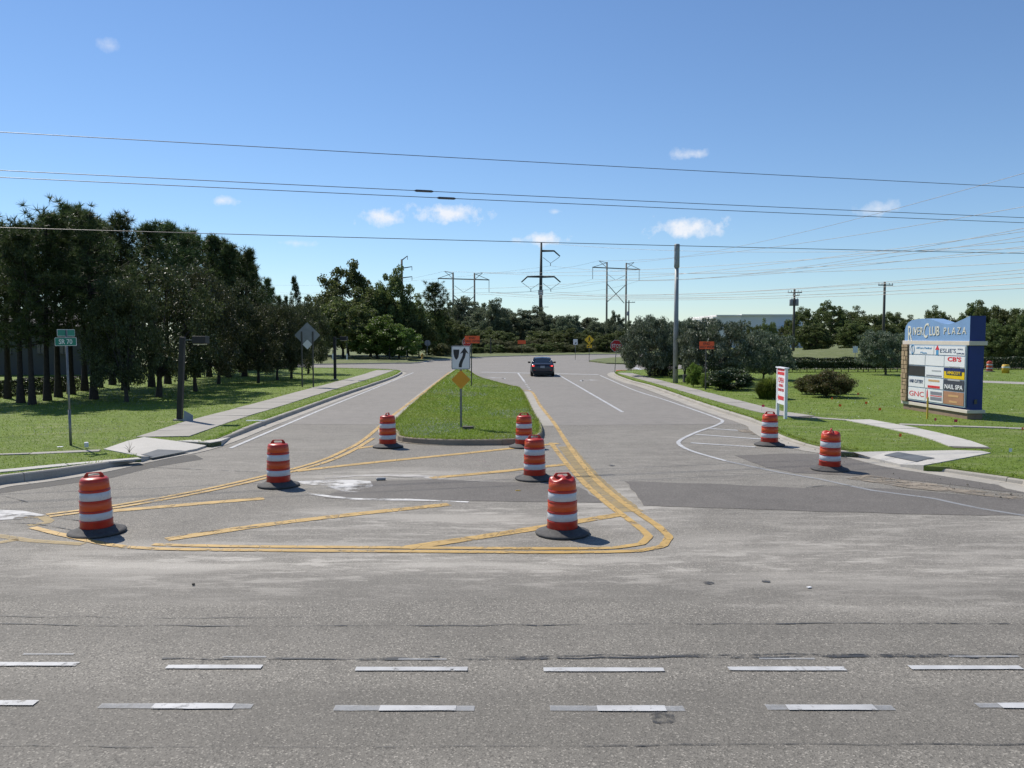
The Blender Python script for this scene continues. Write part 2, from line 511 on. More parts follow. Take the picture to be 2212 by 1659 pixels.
class MB:
    def __init__(s):
        s.v, s.f = [], []

    def add(s, vs, fs):
        o = len(s.v)
        s.v += [tuple(v) for v in vs]
        s.f += [tuple(i + o for i in f) for f in fs]
        return s

    def box(s, c, d, R=None):
        hx, hy, hz = d[0] / 2, d[1] / 2, d[2] / 2
        vs = [Vector((x, y, z)) for z in (-hz, hz) for x, y in ((-hx, -hy), (hx, -hy), (hx, hy), (-hx, hy))]
        if R is not None:
            vs = [R @ v for v in vs]
        c = Vector(c)
        return s.add([v + c for v in vs], [(3, 2, 1, 0), (4, 5, 6, 7), (0, 1, 5, 4), (1, 2, 6, 5), (2, 3, 7, 6), (3, 0, 4, 7)])

    def tube(s, pts, rad, n=8, cap=True):
        pts = [Vector(p) for p in pts]
        if isinstance(rad, (int, float)):
            rad = [rad] * len(pts)
        rings = []
        ref = None
        for i, p in enumerate(pts):
            t = (pts[min(i + 1, len(pts) - 1)] - pts[max(i - 1, 0)]).normalized()
            if ref is None:
                ref = Vector((0, 0, 1)) if abs(t.z) < .9 else Vector((1, 0, 0))
            a = t.cross(ref).normalized()
            b = a.cross(t).normalized()
            ref = b
            rings.append([p + (a * math.cos(k * 2 * math.pi / n) + b * math.sin(k * 2 * math.pi / n)) * rad[i] for k in range(n)])
        vs = [v for r in rings for v in r]
        fs = []
        for i in range(len(pts) - 1):
            for k in range(n):
                fs.append((i * n + k, i * n + (k + 1) % n, (i + 1) * n + (k + 1) % n, (i + 1) * n + k))
        if cap:
            fs.append(tuple(range(n))[::-1])
            fs.append(tuple((len(pts) - 1) * n + k for k in range(n)))
        return s.add(vs, fs)

    def lathe(s, prof, n=28, c=(0, 0, 0)):
        vs, fs = [], []
        for r, z in prof:
            for k in range(n):
                a = 2 * math.pi * k / n
                vs.append((c[0] + r * math.cos(a), c[1] + r * math.sin(a), c[2] + z))
        for i in range(len(prof) - 1):
            for k in range(n):
                fs.append((i * n + k, i * n + (k + 1) % n, (i + 1) * n + (k + 1) % n, (i + 1) * n + k))
        return s.add(vs, fs)

    def prism(s, poly, axis_o, ax, ay, an, t):
        """polygon in the plane (ax, ay) at axis_o, thickness t along an"""
        o, ax, ay, an = Vector(axis_o), Vector(ax), Vector(ay), Vector(an)
        n = len(poly)
        a = [o + ax * p[0] + ay * p[1] for p in poly]
        b = [v + an * t for v in a]
        return s.add(a + b, [tuple(range(n))[::-1], tuple(range(n, 2 * n))] + [(i, (i + 1) % n, n + (i + 1) % n, n + i) for i in range(n)])

    def obj(s, name, mat, parent=None, smooth=False, bevel=0):
        me = bpy.data.meshes.new(name)
        me.from_pydata(s.v, [], s.f)
        me.update()
        o = link(name, me, mat, parent, smooth)
        if bevel:
            m = o.modifiers.new('bevel', 'BEVEL')
            m.width = bevel
            m.segments = 2
            m.limit_method = 'ANGLE'
        return o


def np_mesh(name, verts, nper, mat, parent=None):
    """faces that share no vertices: verts (n*nper, 3)"""
    n = len(verts) // nper
    me = bpy.data.meshes.new(name)
    me.vertices.add(len(verts))
    me.vertices.foreach_set('co', verts.astype(np.float32).ravel())
    me.loops.add(n * nper)
    me.loops.foreach_set('vertex_index', np.arange(n * nper, dtype=np.int32))
    me.polygons.add(n)
    me.polygons.foreach_set('loop_start', np.arange(0, n * nper, nper, dtype=np.int32))
    me.polygons.foreach_set('loop_total', np.full(n, nper, dtype=np.int32))
    me.update()
    me.validate()
    if mat:
        me.materials.append(M[mat])
    if name and parent != 'mesh':
        return link(name, me, None, parent)
    return me


def tag(o, label, cat=None, group=None, kind=None):
    if label:
        o['label'] = label
    if cat:
        o['category'] = cat
    if group:
        o['group'] = group
    if kind:
        o['kind'] = kind
    return o


def empty(name, loc, rz=0.0, label=None, cat=None, group=None, kind=None):
    o = bpy.data.objects.new(name, None)
    COL.objects.link(o)
    o.location = loc
    o.rotation_euler = (0, 0, rz)
    o.empty_display_size = .2
    tag(o, label, cat, group, kind)
    return o


def copy_tree(o, parent=None):
    c = o.copy()
    COL.objects.link(c)
    if parent is not None:
        c.parent = parent
    for ch in [x for x in bpy.data.objects if x.parent == o]:
        copy_tree(ch, c)
    return c


def text_mesh(s, name, mat, parent, origin, ax, ay, an, width=None, height=None, bold=0.0, shear=0.0, align='C', out=.004):
    cu = bpy.data.curves.new('lettering', 'FONT')
    cu.body = s
    cu.size = 1
    cu.offset = bold
    cu.shear = shear
    cu.extrude = .02
    cu.resolution_u = 3
    tmp = bpy.data.objects.new('lettering', cu)
    me = bpy.data.meshes.new_from_object(tmp)
    bpy.data.objects.remove(tmp)
    co = np.empty(len(me.vertices) * 3, np.float32)
    me.vertices.foreach_get('co', co)
    co = co.reshape(-1, 3)
    mn, mx = co.min(0), co.max(0)
    sz = mx - mn
    sx = width / sz[0] if width else height / sz[1]
    sy = height / sz[1] if height else sx
    if not width:
        sx = sy
    c = (co - (mn + mx) / 2) * np.array([sx, sy, out / .02])
    if align == 'L':
        c[:, 0] += sz[0] * sx / 2
    A = np.array([list(ax), list(ay), list(an)])
    p = c @ A + np.array(list(origin)) + np.array(list(an)) * out * .5
    me.vertices.foreach_set('co', p.astype(np.float32).ravel())
    me.materials.clear()
    me.update()
    return link(name, me, mat, parent)


def catmull(pts, step=.4, closed=False):
    P = np.array(pts, float)
    n = len(P)
    out = []
    rng_ = range(n) if closed else range(n - 1)
    for i in rng_:
        p0 = P[(i - 1) % n] if closed or i > 0 else 2 * P[0] - P[1]
        p1, p2 = P[i], P[(i + 1) % n]
        p3 = P[(i + 2) % n] if closed or i + 2 < n else 2 * P[-1] - P[-2]
        k = max(1, int(np.linalg.norm(p2[:2] - p1[:2]) / step))
        for j in range(k):
            t = j / k
            out.append(.5 * ((2 * p1) + (-p0 + p2) * t + (2 * p0 - 5 * p1 + 4 * p2 - p3) * t * t + (-p0 + 3 * p1 - 3 * p2 + p3) * t ** 3))
    if not closed:
        out.append(P[-1])
    return np.array(out)


def normals2(P, closed=False):
    P = P[:, :2]
    if closed:
        t = np.roll(P, -1, 0) - np.roll(P, 1, 0)
    else:
        t = np.gradient(P, axis=0)
    t /= np.maximum(1e-9, np.linalg.norm(t, axis=1))[:, None]
    return np.stack([-t[:, 1], t[:, 0]], 1)          # left of travel


def offset(P, d, closed=False):
    return P[:, :2] + normals2(P, closed) * d


def sheet(name, poly, z, mat, parent=None, skirt=None):
    mb = MB()
    n = len(poly)
    a = [(p[0], p[1], z) for p in poly]
    ar = sum(poly[i][0] * poly[(i + 1) % n][1] - poly[(i + 1) % n][0] * poly[i][1] for i in range(n))
    if ar < 0:
        a = a[::-1]
    fs = [tuple(range(n))]
    if skirt is not None:
        b = [(x, y, skirt) for x, y, _ in a]
        fs += [((i + 1) % n, i, n + i, n + (i + 1) % n) for i in range(n)]
        mb.add(a + b, fs)
    else:
        mb.add(a, fs)
    o = mb.obj(name, mat, parent)
    bm = bmesh.new()
    bm.from_mesh(o.data)
    bmesh.ops.triangulate(bm, faces=[f for f in bm.faces if len(f.verts) > 4])
    bm.to_mesh(o.data)
    bm.free()
    return o


def ribbon(name, path, w, z, mat, parent, step=.5, smooth=True, wob=0.0):
    P = catmull(path, step) if smooth else np.array(path, float)
    if mat.startswith(('yellow', 'white')) and not wob:
        Ls = np.concatenate([[0], np.cumsum(np.linalg.norm(np.diff(P[:, :2], axis=0), axis=1))])
        ss = np.linspace(0, Ls[-1], max(3, int(Ls[-1] / .12)))
        P = np.stack([np.interp(ss, Ls, P[:, 0]), np.interp(ss, Ls, P[:, 1])], 1)
        wob = .05
    nr = normals2(P)
    ww = np.full(len(P), w) * (1 + wob * RNG.normal(0, 1, len(P)))
    l, r = P[:, :2] + nr * ww[:, None] / 2, P[:, :2] - nr * ww[:, None] / 2
    vs = [(x, y, z) for x, y in l] + [(x, y, z) for x, y in r]
    n = len(P)
    return MB().add(vs, [(n + i, n + i + 1, i + 1, i) for i in range(n - 1)]).obj(name, mat, parent)


def inpoly(pts, poly):
    x, y = pts[:, 0], pts[:, 1]
    c = np.zeros(len(pts), bool)
    n = len(poly)
    for i in range(n):
        x1, y1 = poly[i][0], poly[i][1]
        x2, y2 = poly[(i + 1) % n][0], poly[(i + 1) % n][1]
        if y1 == y2:
            continue
        c ^= ((y1 > y) != (y2 > y)) & (x < (x2 - x1) * (y - y1) / (y2 - y1) + x1)
    return c


def GP(lst, z=0.0):
    return [G(px, py, z) for px, py in lst]


# ------------------------------------------------------------------ ground and roads
sheet('ground', [(-1500, -300), (1500, -300), (1500, 4000), (-1500, 4000)], -.06, 'far_ground')
bpy.data.objects['ground']['kind'] = 'structure'
bpy.data.objects['ground']['label'] = 'flat green land reaching to the horizon'
road = sheet('road', [(-130, -60), (150, -60), (150, 145), (-130, 145)], 0.0, 'asphalt')
tag(road, 'weathered grey asphalt highway and side road with worn markings', kind='structure')

# newer smooth asphalt of the side road and the crossroad beyond it
sheet('smooth_surface', [(-8.2, 27.9), (-4.0, 27.8), (1.0, 27.6), (8.2, 27.9), (7.6, 40), (7.4, 64), (9, 72), (80, 76), (80, 140), (-100, 140), (-100, 80), (-12, 78), (-9, 70), (-8.4, 60)], .004, 'asphalt_new', road)


def wobble(pts, amp, step=.35):
    P = catmull(np.array(pts + [pts[0]]), step)[:-1] if False else None
    out = []
    n = len(pts)
    for i in range(n):
        a, b = np.array(pts[i]), np.array(pts[(i + 1) % n])
        k = max(1, int(np.linalg.norm(b - a) / step))
        for j in range(k):
            p = a + (b - a) * j / k
            if 0 < j:
                p = p + RNG.normal(0, amp, 2)
            out.append(tuple(p))
    return out


dark1 = GP([(1350, 1040), (1560, 1046), (1740, 1055), (1800, 1050), (1950, 1058), (2100, 1070), (2400, 1092), (2400, 1120), (2212, 1114), (1980, 1111), (1736, 1104), (1492, 1096), (1390, 1092)])
sheet('asphalt_patch', wobble(dark1, .03), .005, 'asphalt_dark', road)
dark2 = GP([(800, 1040), (950, 1036), (1100, 1042), (1200, 1046), (1250, 1052), (1300, 1086), (1190, 1085), (1000, 1082), (700, 1076), (720, 1064)])
sheet('asphalt_patch', wobble(dark2, .03), .005, 'asphalt_dark', road)
dark3 = GP([(1587, 984), (1700, 980), (1834, 983), (1960, 1011), (2100, 1030), (2260, 1055), (2300, 1075), (2150, 1060), (1990, 1040), (1850, 1028), (1720, 1022), (1655, 1010)])
sheet('asphalt_patch', wobble(dark3, .03), .005, 'asphalt_dark', road)
dark4 = GP([(-100, 1066), (0, 1052), (150, 1034), (300, 1000), (420, 982), (440, 992), (330, 1010), (240, 1033), (100, 1052), (0, 1066), (-80, 1078)])
sheet('damp_stain', wobble(dark4, .03, 1.0), .006, 'stain', road)

# --- yellow markings
LW = .13
Yw = [(100, 1112), (250, 1092), (420, 1062), (560, 1031), (680, 1000), (745, 973), (790, 947), (852, 895), (919, 845), (971, 804)]
Yp = GP(Yw)
ribbon('edge_line', Yp, LW, .010, 'yellow', road)
P2 = catmull(Yp[:7], .5)
ribbon('edge_line', offset(P2, -.22), LW, .010, 'yellow', road, smooth=False)
Yr = GP([(1127, 842), (1149, 847), (1166, 875), (1196, 913), (1228, 962), (1268, 1015), (1310, 1058), (1370, 1103), (1420, 1136), (1446, 1160), (1432, 1181), (1380, 1191), (1200, 1194), (900, 1192), (500, 1189), (280, 1183), (160, 1162), (70, 1140)])
PR = catmull(Yr, .4)
n_far = len(catmull(Yr[:8], .4))
ribbon('edge_line', PR[:n_far], LW, .010, 'yellow', road, smooth=False)
ribbon('edge_line', PR[n_far - 1:], LW, .010, 'yellow', road, smooth=False)
PI_ = GP([(1190, 957), (1216, 992), (1258, 1040), (1310, 1087), (1370, 1132), (1402, 1160), (1385, 1176), (1330, 1184), (1200, 1186), (900, 1184), (500, 1181), (330, 1177)])
PIc = catmull(PI_, .4)
ribbon('edge_line', PIc, LW, .010, 'yellow', road, smooth=False)
ribbon('paint_smear', GP([(1222, 965), (1262, 1015), (1310, 1062), (1365, 1106)]), .42, .0085, 'yellow_worn', road)
for a in ([(245, 1104), (400, 1091), (570, 1077)], [(360, 1166), (560, 1136), (760, 1112), (970, 1090)], [(640, 1018), (800, 1000), (1000, 980), (1206, 958)],
          [(930, 1033), (1080, 1019), (1225, 1003)], [(880, 1184), (1100, 1151), (1345, 1111)], [(770, 969), (830, 961)]):
    ribbon('hatch_stripe', GP(a), .24, .008, 'yellow', road)
for a in ([(-120, 1150), (0, 1158), (60, 1168), (180, 1176)], [(-80, 1190), (0, 1172), (40, 1166)], [(30, 1120), (90, 1116), (110, 1128), (60, 1136)]):
    ribbon('old_stripe', GP(a), .16, .007, 'yellow_worn', road)
# --- white markings
ribbon('edge_line', GP([(497, 969), (556, 944), (695, 885), (794, 845), (893, 805)]), .12, .010, 'white', road)
ribbon('lane_line', GP([(1204, 808.5), (1345, 890.5)]), .13, .010, 'white', road, smooth=False)
ribbon('lane_line', GP([(1119, 806), (1133, 824.7)]), .13, .010, 'white', road, smooth=False)
for i in range(5):
    t0 = .1 + i * .2
    a = (1133 + 12 * t0, 825 + 18 * t0)
    b = (1133 + 12 * (t0 + .06), 825 + 18 * (t0 + .06))
    ribbon('lane_dot', GP([a, b]), .13, .010, 'white', road, smooth=False)
ribbon('stop_bar', GP([(1040, 804), (1293, 809.3)]), .55, .009, 'white', road, smooth=False)
ribbon('edge_line', GP([(1296, 811), (1365, 841), (1430, 862), (1493, 883.5), (1545, 902), (1561, 910), (1545, 920), (1505, 934), (1470, 951), (1468, 961), (1495, 975), (1570, 997)]), .12, .010, 'white', road, step=.3)
ribbon('edge_line', GP([(1570, 997), (1688, 1022), (1772, 1036), (1883, 1060), (2013, 1077), (2110, 1098), (2260, 1122)]), .12, .010, 'white_worn', road)
for a in ([(1531, 926), (1623, 932)], [(1502, 938.6), (1645, 949)], [(1492, 957), (1632, 966)]):
    ribbon('hatch_stripe', GP(a), .16, .008, 'white', road)
ribbon('crosswalk_line', GP([(1367, 793), (1415, 809)]), .5, .010, 'white', road, smooth=False)
ribbon('crosswalk_line', GP([(1425, 796), (1465, 807)]), .5, .010, 'white', road, smooth=False)


def arrow(px, py, flip):
    x, y = G(px, py)
    mb = MB()
    f = -1 if flip else 1
    pts = [(0, -1.2), (.12, -1.2), (.12, .3), (.25, .55), (.75, .62), (.75, .9), (1.5, .48), (.75, .1), (.75, .34), (.3, .3), (0, .0)]
    mb.add([(x + f * p[0], y + p[1], .010) for p in pts], [tuple(range(len(pts)))])
    mb.obj('arrow_marking', 'white', road)


arrow(1092, 817, True)
arrow(1252, 822, False)
arrow(1150, 776, True)
for (x0, x1, y) in ((-140, 168, 1436), (360, 566, 1442), (768, 1010, 1446.5), (1174, 1434, 1448), (1573, 1826, 1446), (1965, 2206, 1443.5), (2350, 2600, 1440)):
    ribbon('dashed_line', GP([(x0, y), (x1, y)]), .085, .010, 'white', road, smooth=False)
for (x0, x1, y, w0) in ((-190, 78, 1520, 0), (330, 505, 1527, 215), (820, 985, 1531.5, 722), (1290, 1438, 1532, 1188), (1700, 1890, 1530, 1655), (2160, 2400, 1526, 2110)):
    ribbon('dashed_line', GP([(x0, y), (x1, y)]), .095, .010, 'white', road, smooth=False)
    if w0:
        ribbon('dashed_line', GP([(w0, y - 1), (x1 + 40, y)]), .09, .007, 'white_worn', road, smooth=False)
for (x0, x1, y) in ((50, 160, 1414), (480, 575, 1420), (860, 965, 1425), (1640, 1760, 1424), (2050, 2200, 1419)):
    ribbon('old_dash', GP([(x0, y), (x1, y)]), .035, .007, 'white_worn', road, smooth=False)
# --- dust and spills
sheet('lime_spill', wobble(GP([(0, 1102), (50, 1104), (98, 1113), (60, 1121), (0, 1124), (-80, 1128), (-80, 1098)]), .03), .007, 'dust_white', road)
sheet('lime_spill', wobble(GP([(640, 1040), (720, 1037), (800, 1040), (806, 1050), (770, 1064), (735, 1061), (700, 1050), (650, 1046)]), .03), .007, 'dust_white', road)
ribbon('lime_streak', GP([(660, 1066), (760, 1078), (880, 1080), (1012, 1085)]), .14, .007, 'dust_white', road, wob=.4)
ribbon('lime_streak', GP([(700, 1032), (840, 1026), (960, 1034)]), .22, .006, 'dust', road, wob=.4)
for a, w in (([(1690, 958), (1740, 968), (1850, 978)], .5), ([(1850, 1030), (2000, 1052), (2260, 1082)], .6), ([(1600, 928), (1660, 945)], .4)):
    ribbon('dirt_film', GP(a), w, .012, 'dirt', road, wob=.3)
ribbon('paint_scribble', GP([(985, 995), (1010, 992), (1050, 997)]), .10, .007, 'pink', road)
ribbon('paint_scribble', GP([(1015, 1006), (1060, 1007)]), .10, .007, 'pink', road)
# --- cracks and paving seams
for y0, xs, w in ((1350, range(-100, 2400, 60), .014), (1422, range(350, 2400, 50), .035), (1417, range(900, 2400, 50), .018), (1611, range(-50, 2300, 60), .007), (1332, range(-50, 700, 60), .008)):
    pts = [G(x, y0 + RNG.normal(0, 1.2) + (3 * math.sin(x / 400))) for x in xs]
    ribbon('pavement_seam', pts, w, .0065, 'tar', road, wob=.5, step=.2)
for pts in ([(0, 1110), (150, 1122), (240, 1140)], [(0, 1128), (90, 1134), (180, 1150)], [(1740, 1054), (1790, 1049), (1840, 1050)], [(360, 1165), (440, 1150), (560, 1138)], [(10, 1072), (60, 1085)], [(330, 1010), (560, 1020), (620, 1019)]):
    ribbon('crack', GP(pts), .025, .0125, 'tar', road, wob=.5, step=.2)
for px, py, r in ((1530, 1260, .07), (1655, 1256, .055), (1430, 1552, .11), (1320, 1006, .09)):
    x, y = G(px, py)
    pts = [(x + r * (1 + .15 * RNG.normal()) * math.cos(a), y + r * (1 + .15 * RNG.normal()) * math.sin(a)) for a in np.linspace(0, 2 * math.pi, 14)[:-1]]
    sheet('tar_spot', pts, .0065, 'tar', road)


# ------------------------------------------------------------------ kerbs
def kerb(name, path, hs, inner, label, mat='concrete', closed=False, gut=.42, seg=3.0, top=.16):
    """path travels with the lawn on side `inner` (+1 left, -1 right)"""
    P3 = catmull([(p[0], p[1], h) for p, h in zip(path, hs)], .3, closed)
    if closed:
        P3 = np.vstack([P3, P3[:1]])
    nr = normals2(P3) * inner
    base = MB()
    n = len(P3)
    vs = [(*(P3[i, :2] + nr[i] * u), z) for i in range(n) for u, z in ((-.02, .004), (top - .03, .004))]
    base.add(vs, [(2 * i, 2 * i + 1, 2 * i + 3, 2 * i + 2) if inner < 0 else (2 * i, 2 * i + 2, 2 * i + 3, 2 * i + 1) for i in range(n - 1)])
    root = base.obj(name, 'joint')
    tag(root, label, kind='structure')
    L = np.concatenate([[0], np.cumsum(np.linalg.norm(np.diff(P3[:, :2], axis=0), axis=1))])
    k = 0
    total = L[-1]
    while k * seg < total - .3:
        a, b = k * seg + .006, min((k + 1) * seg - .006, total)
        k += 1
        ss = np.linspace(a, b, max(2, int((b - a) / .3) + 1))
        q = np.stack([np.interp(ss, L, P3[:, j]) for j in range(3)], 1)
        qn = np.stack([np.interp(ss, L, nr[:, j]) for j in range(2)], 1)
        qn /= np.linalg.norm(qn, axis=1)[:, None]
        jz = RNG.normal(0, .004)
        mb = MB()
        prof = []
        for i in range(len(ss)):
            h = max(.015, q[i, 2]) + jz
            pr = [(-gut, .004), (-gut, .012), (-.03, .016), (.0, .02), (.015, h - .025), (.04, h), (top, h), (top, .0)]
            prof.append([(*(q[i, :2] + qn[i] * u), z) for u, z in pr])
        m_ = len(prof[0])
        vs = [v for r in prof for v in r]
        fs = []
        for i in range(len(ss) - 1):
            for j in range(m_ - 1):
                f = (i * m_ + j, (i + 1) * m_ + j, (i + 1) * m_ + j + 1, i * m_ + j + 1)
                fs.append(f if inner > 0 else f[::-1])
        e = tuple(range(m_))
        e2 = tuple((len(ss) - 1) * m_ + j for j in range(m_))
        fs += [e if inner > 0 else e[::-1], e2[::-1] if inner > 0 else e2]
        mb.add(vs, fs).obj('kerb_segment', mat, root)
    return P3


KLp = [(-60, 13.2), (-30, 13.2), (-16, 14.0)] + GP([(-150, 1070), (0, 1048), (100, 1036), (200, 1019), (270, 1004), (330, 991), (420, 973.5), (491, 951), (560, 924), (645, 892), (745, 855), (844, 820), (866, 809)]) + [(-9.3, 68.5), (-10.6, 71.5), (-14, 74.2), (-20, 76.0), (-40, 79), (-100, 82)]
KLh = [.17, .17, .17, .19, .19, .19, .17, .12, .07, .06, .12] + [.15] * 12
KLp = KLp[:len(KLh)] if len(KLp) > len(KLh) else KLp
KLh = KLh[:len(KLp)]
KL = kerb('kerb', KLp, KLh, +1, 'concrete kerb curving from the highway along the pine trees side', gut=.35)
KRp = [(60, 13.3), (30, 13.4), (16, 14.2)] + GP([(2300, 1066), (2212, 1049), (2045, 1022), (1948, 1007), (1850, 984), (1760, 971), (1690, 950), (1645, 930), (1613, 917), (1499, 883), (1375, 837), (1338, 826), (1313, 813)]) + [(8.45, 67.2), (9.6, 70.0), (13, 72.0), (20, 73), (45, 74), (95, 76)]
for i_, dx_ in ((10, .12), (11, .35), (12, .62), (13, .72), (14, .70), (15, .55)):
    if KRp[i_][1] < 66:
        KRp[i_] = (KRp[i_][0] + dx_, KRp[i_][1])
KRh = [.15, .15, .15, .13, .11, .08, .06, .07, .09, .10, .10, .12] + [.14] * 10
KRh = KRh[:len(KRp)]
KR = kerb('kerb', KRp, KRh, -1, 'cream concrete kerb along the side road beside the plaza lawn', gut=.48)
KMp = GP([(857, 910), (857, 944), (867, 955.5), (950, 961.5), (1050, 962), (1115, 960.5), (1158, 953.5), (1172, 942), (1168, 920), (1152, 893), (1127, 846), (1103, 838.5), (1067, 828.5), (1037, 819), (1019, 808), (1008, 800.5), (996, 798.5), (986, 801), (944, 832.5)])
KM = kerb('kerb', KMp, [.165] * len(KMp), +1, 'concrete kerb ringing the grass median', mat='kerb_tan', closed=True, gut=.06, top=.11)
ribbon('gutter', offset(catmull(KMp[8:11], .4), -.30), .46, .007, 'concrete', road, smooth=False)
ribbon('gutter', offset(catmull([KMp[15], KMp[16], KMp[17], KMp[18], KMp[0], KMp[1]], .4), -.24), .34, .0072, 'concrete', road, smooth=False)
KF_px = [(300, 791), (560, 789.5), (695, 788), (844, 786), (901, 785), (942, 779), (1042, 772.5), (1141, 769.3), (1315, 766), (1450, 765), (1620, 764)]
KFp = [(-130, 92)] + GP(KF_px) + [(95, 146)]
KF = kerb('kerb', KFp, [.13] * len(KFp), +1, 'kerb along the far side of the crossroad', seg=6)

# ------------------------------------------------------------------ lawns
LZ = .125


def lawn(name, poly, mat, label, z=LZ):
    o = sheet(name, poly, z, mat, skirt=-.02)
    tag(o, label, kind='structure')
    return poly


RLi = GP([(305, 987), (262, 978), (224, 971), (273, 954), (311, 945), (380, 953.6), (455, 957), (478, 953)], .13)
RLo = GP([(497, 947), (424, 972.5), (332, 989)], .03)
RRi = GP([(1995, 1006), (2030, 1000), (2140, 979), (2120, 975), (2071, 973.5), (1920, 976), (1842, 977.5), (1812, 976)], .13)
RRo = GP([(1795, 977.5), (1835, 982), (1880, 991), (1945, 1006.5)], .03)


def cut(P, ins, outer):
    ring = ins + outer
    c = np.mean(ring, 0)
    big = [tuple(c + (np.array(p) - c) * 1.06) for p in ring]
    k = inpoly(np.array(P), big)
    idx = np.where(k)[0]
    a, b = idx.min(), idx.max()
    return P[:a] + list(ins) + P[b + 1:]


poly_L = cut([tuple(p) for p in offset(KL, .10)], RLi, RLo) + [(-130, 84), (-130, 13.3)]
poly_R = cut([tuple(p) for p in offset(KR, -.10)], RRi, RRo) + [(150, 77), (150, 13.5)]
poly_M = [tuple(p) for p in offset(KM[:-1], .07, True)]
lawn('lawn', poly_L, 'lawn', 'mown green lawn under the pine trees')
lawn('lawn', poly_R, 'lawn', 'wide mown lawn around the plaza sign')
lawn('lawn', poly_M, 'lawn', 'grass median between the two carriageways', .15)
# beyond the crossroad: verge rising gently to the scrub
fe = offset(KF, .10)
mb = MB()
n = len(fe)
rows = [(0, .12), (2.0, .22), (5, .30), (12, .35), (60, .35), (160, .3)]
vs = []
for u, z in rows:
    for i in range(n):
        q = KF[i, :2] + normals2(KF)[i] * (u + .1) if u < 10 else np.array([KF[i, 0] * (1 + u / 140), KF[i, 1] + u])
        vs.append((q[0], q[1], z))
mb.add(vs, [(r * n + i, r * n + i + 1, (r + 1) * n + i + 1, (r + 1) * n + i) for r in range(len(rows) - 1) for i in range(n - 1)])
o = mb.obj('verge', 'lawn_dry')
tag(o, 'grassy verge beyond the crossroad below the scrub', kind='structure')
# berm lawn behind the hedge, right of the crossroad
NX, NY = 60, 26
bx = np.linspace(24, 150, NX)
by = np.linspace(82, 150, NY)
vs = []
for y in by:
    for x in bx:
        e = min(1, (y - 82) / 5)
        z = .12 * min(1, (y - 82) / 1.0 + .01) + e * (1.25 * math.exp(-((x - 42) / 12) ** 2 - ((y - 100) / 11) ** 2) + .55 * math.exp(-((x - 62) / 16) ** 2 - ((y - 104) / 12) ** 2) + .4 * math.exp(-((y - 120) / 20) ** 2))
        vs.append((x, y, z))
mb = MB().add(vs, [(j * NX + i, j * NX + i + 1, (j + 1) * NX + i + 1, (j + 1) * NX + i) for j in range(NY - 1) for i in range(NX - 1)])
o = mb.obj('berm', 'lawn_dry', smooth=True)
tag(o, 'smooth mown grass mound behind the trimmed hedge', kind='structure')
isl = GP([(1272, 781), (1290, 777), (1330, 773.5), (1400, 772), (1480, 773), (1560, 777), (1570, 786), (1460, 787), (1380, 788), (1310, 786)])
lawn('lawn', isl, 'lawn_dry', 'pale grass traffic island past the stop sign')

# ------------------------------------------------------------------ sidewalks
walk_polys = []


def slab_walk(path, w, label, mat='walk', z=LZ + .022, seg=1.55, n0=0):
    P = catmull(path, .25)
    L = np.concatenate([[0], np.cumsum(np.linalg.norm(np.diff(P[:, :2], axis=0), axis=1))])
    nr = normals2(P)
    l, r = P[:, :2] + nr * (w / 2 - .02), P[:, :2] - nr * (w / 2 - .02)
    ring = [tuple(p) for p in l] + [tuple(p) for p in r[::-1]]
    root = sheet('sidewalk', ring, z - .012, 'joint')
    tag(root, label, kind='structure')
    walk_polys.append([tuple(p) for p in P[:, :2] + nr * (w / 2 + .01)] + [tuple(p) for p in (P[:, :2] - nr * (w / 2 + .01))[::-1]])
    k = 0
    while k * seg < L[-1] - .4:
        a, b = k * seg + .012, min((k + 1) * seg - .012, L[-1])
        k += 1
        ss = np.linspace(a, b, 4)
        q = np.stack([np.interp(ss, L, P[:, j]) for j in range(2)], 1)
        qn = np.stack([np.interp(ss, L, nr[:, j]) for j in range(2)], 1)
        zz = z + RNG.normal(0, .003)
        tl = RNG.normal(0, .004, 2)
        top = [(*(q[i] + qn[i] * s * w / 2), zz + tl[0] * s + tl[1] * (i / 3 - .5)) for s in (1, -1) for i in range(4)]
        bot = [(x, y, z - .03) for x, y, _ in top]
        fs = [(i, 4 + i, 5 + i, i + 1) for i in range(3)]
        rim = [0, 1, 2, 3, 7, 6, 5, 4]
        fs += [(rim[i], rim[(i + 1) % 8], 8 + rim[(i + 1) % 8], 8 + rim[i]) for i in range(8)]
        MB().add(top + bot, fs).obj('slab', mat, root)
    return root


slab_walk([(-10.05, 23.3), (-10.3, 28), (-10.38, 36), (-10.5, 46), (-10.58, 58), (-10.95, 70.5)], 1.5, 'concrete sidewalk running beside the pine trees')
slab_walk([(8.95, 64.8), (9.2, 57), (9.5, 47), (9.65, 39), (9.8, 34), (10.0, 30.8), (10.6, 28.9)], 1.1, 'concrete sidewalk running past the tall grey pole')
slab_walk([(10.65, 28.85), (11.6, 28.0)], .3, 'thin strip of sidewalk almost swallowed by grass')
slab_walk([(11.95, 28.1), (12.25, 25.4), (12.25, 23), (11.9, 20.9)], .95, 'pale concrete path crossing the grass corner to the ramp', mat='walk_new', seg=1.4)
slab_walk([(12.75, 26.7), (16.2, 25.4), (23, 23.6), (45, 21)], .4, 'narrow strip of concrete running past the plaza sign')
slab_walk([(-10.4, 20.45), (-12.5, 19.8), (-16, 19.2), (-24, 18.6), (-50, 18)], .3, 'narrow concrete strip behind the street name sign')
slab_walk([(-8.8, 19.15), (-9.55, 18.55), (-10.3, 17.9), (-11.2, 17.1), (-13.5, 15.9), (-20, 14.9), (-50, 14.2)], .36, 'concrete strip along the top of the highway kerb', mat='walk_new')
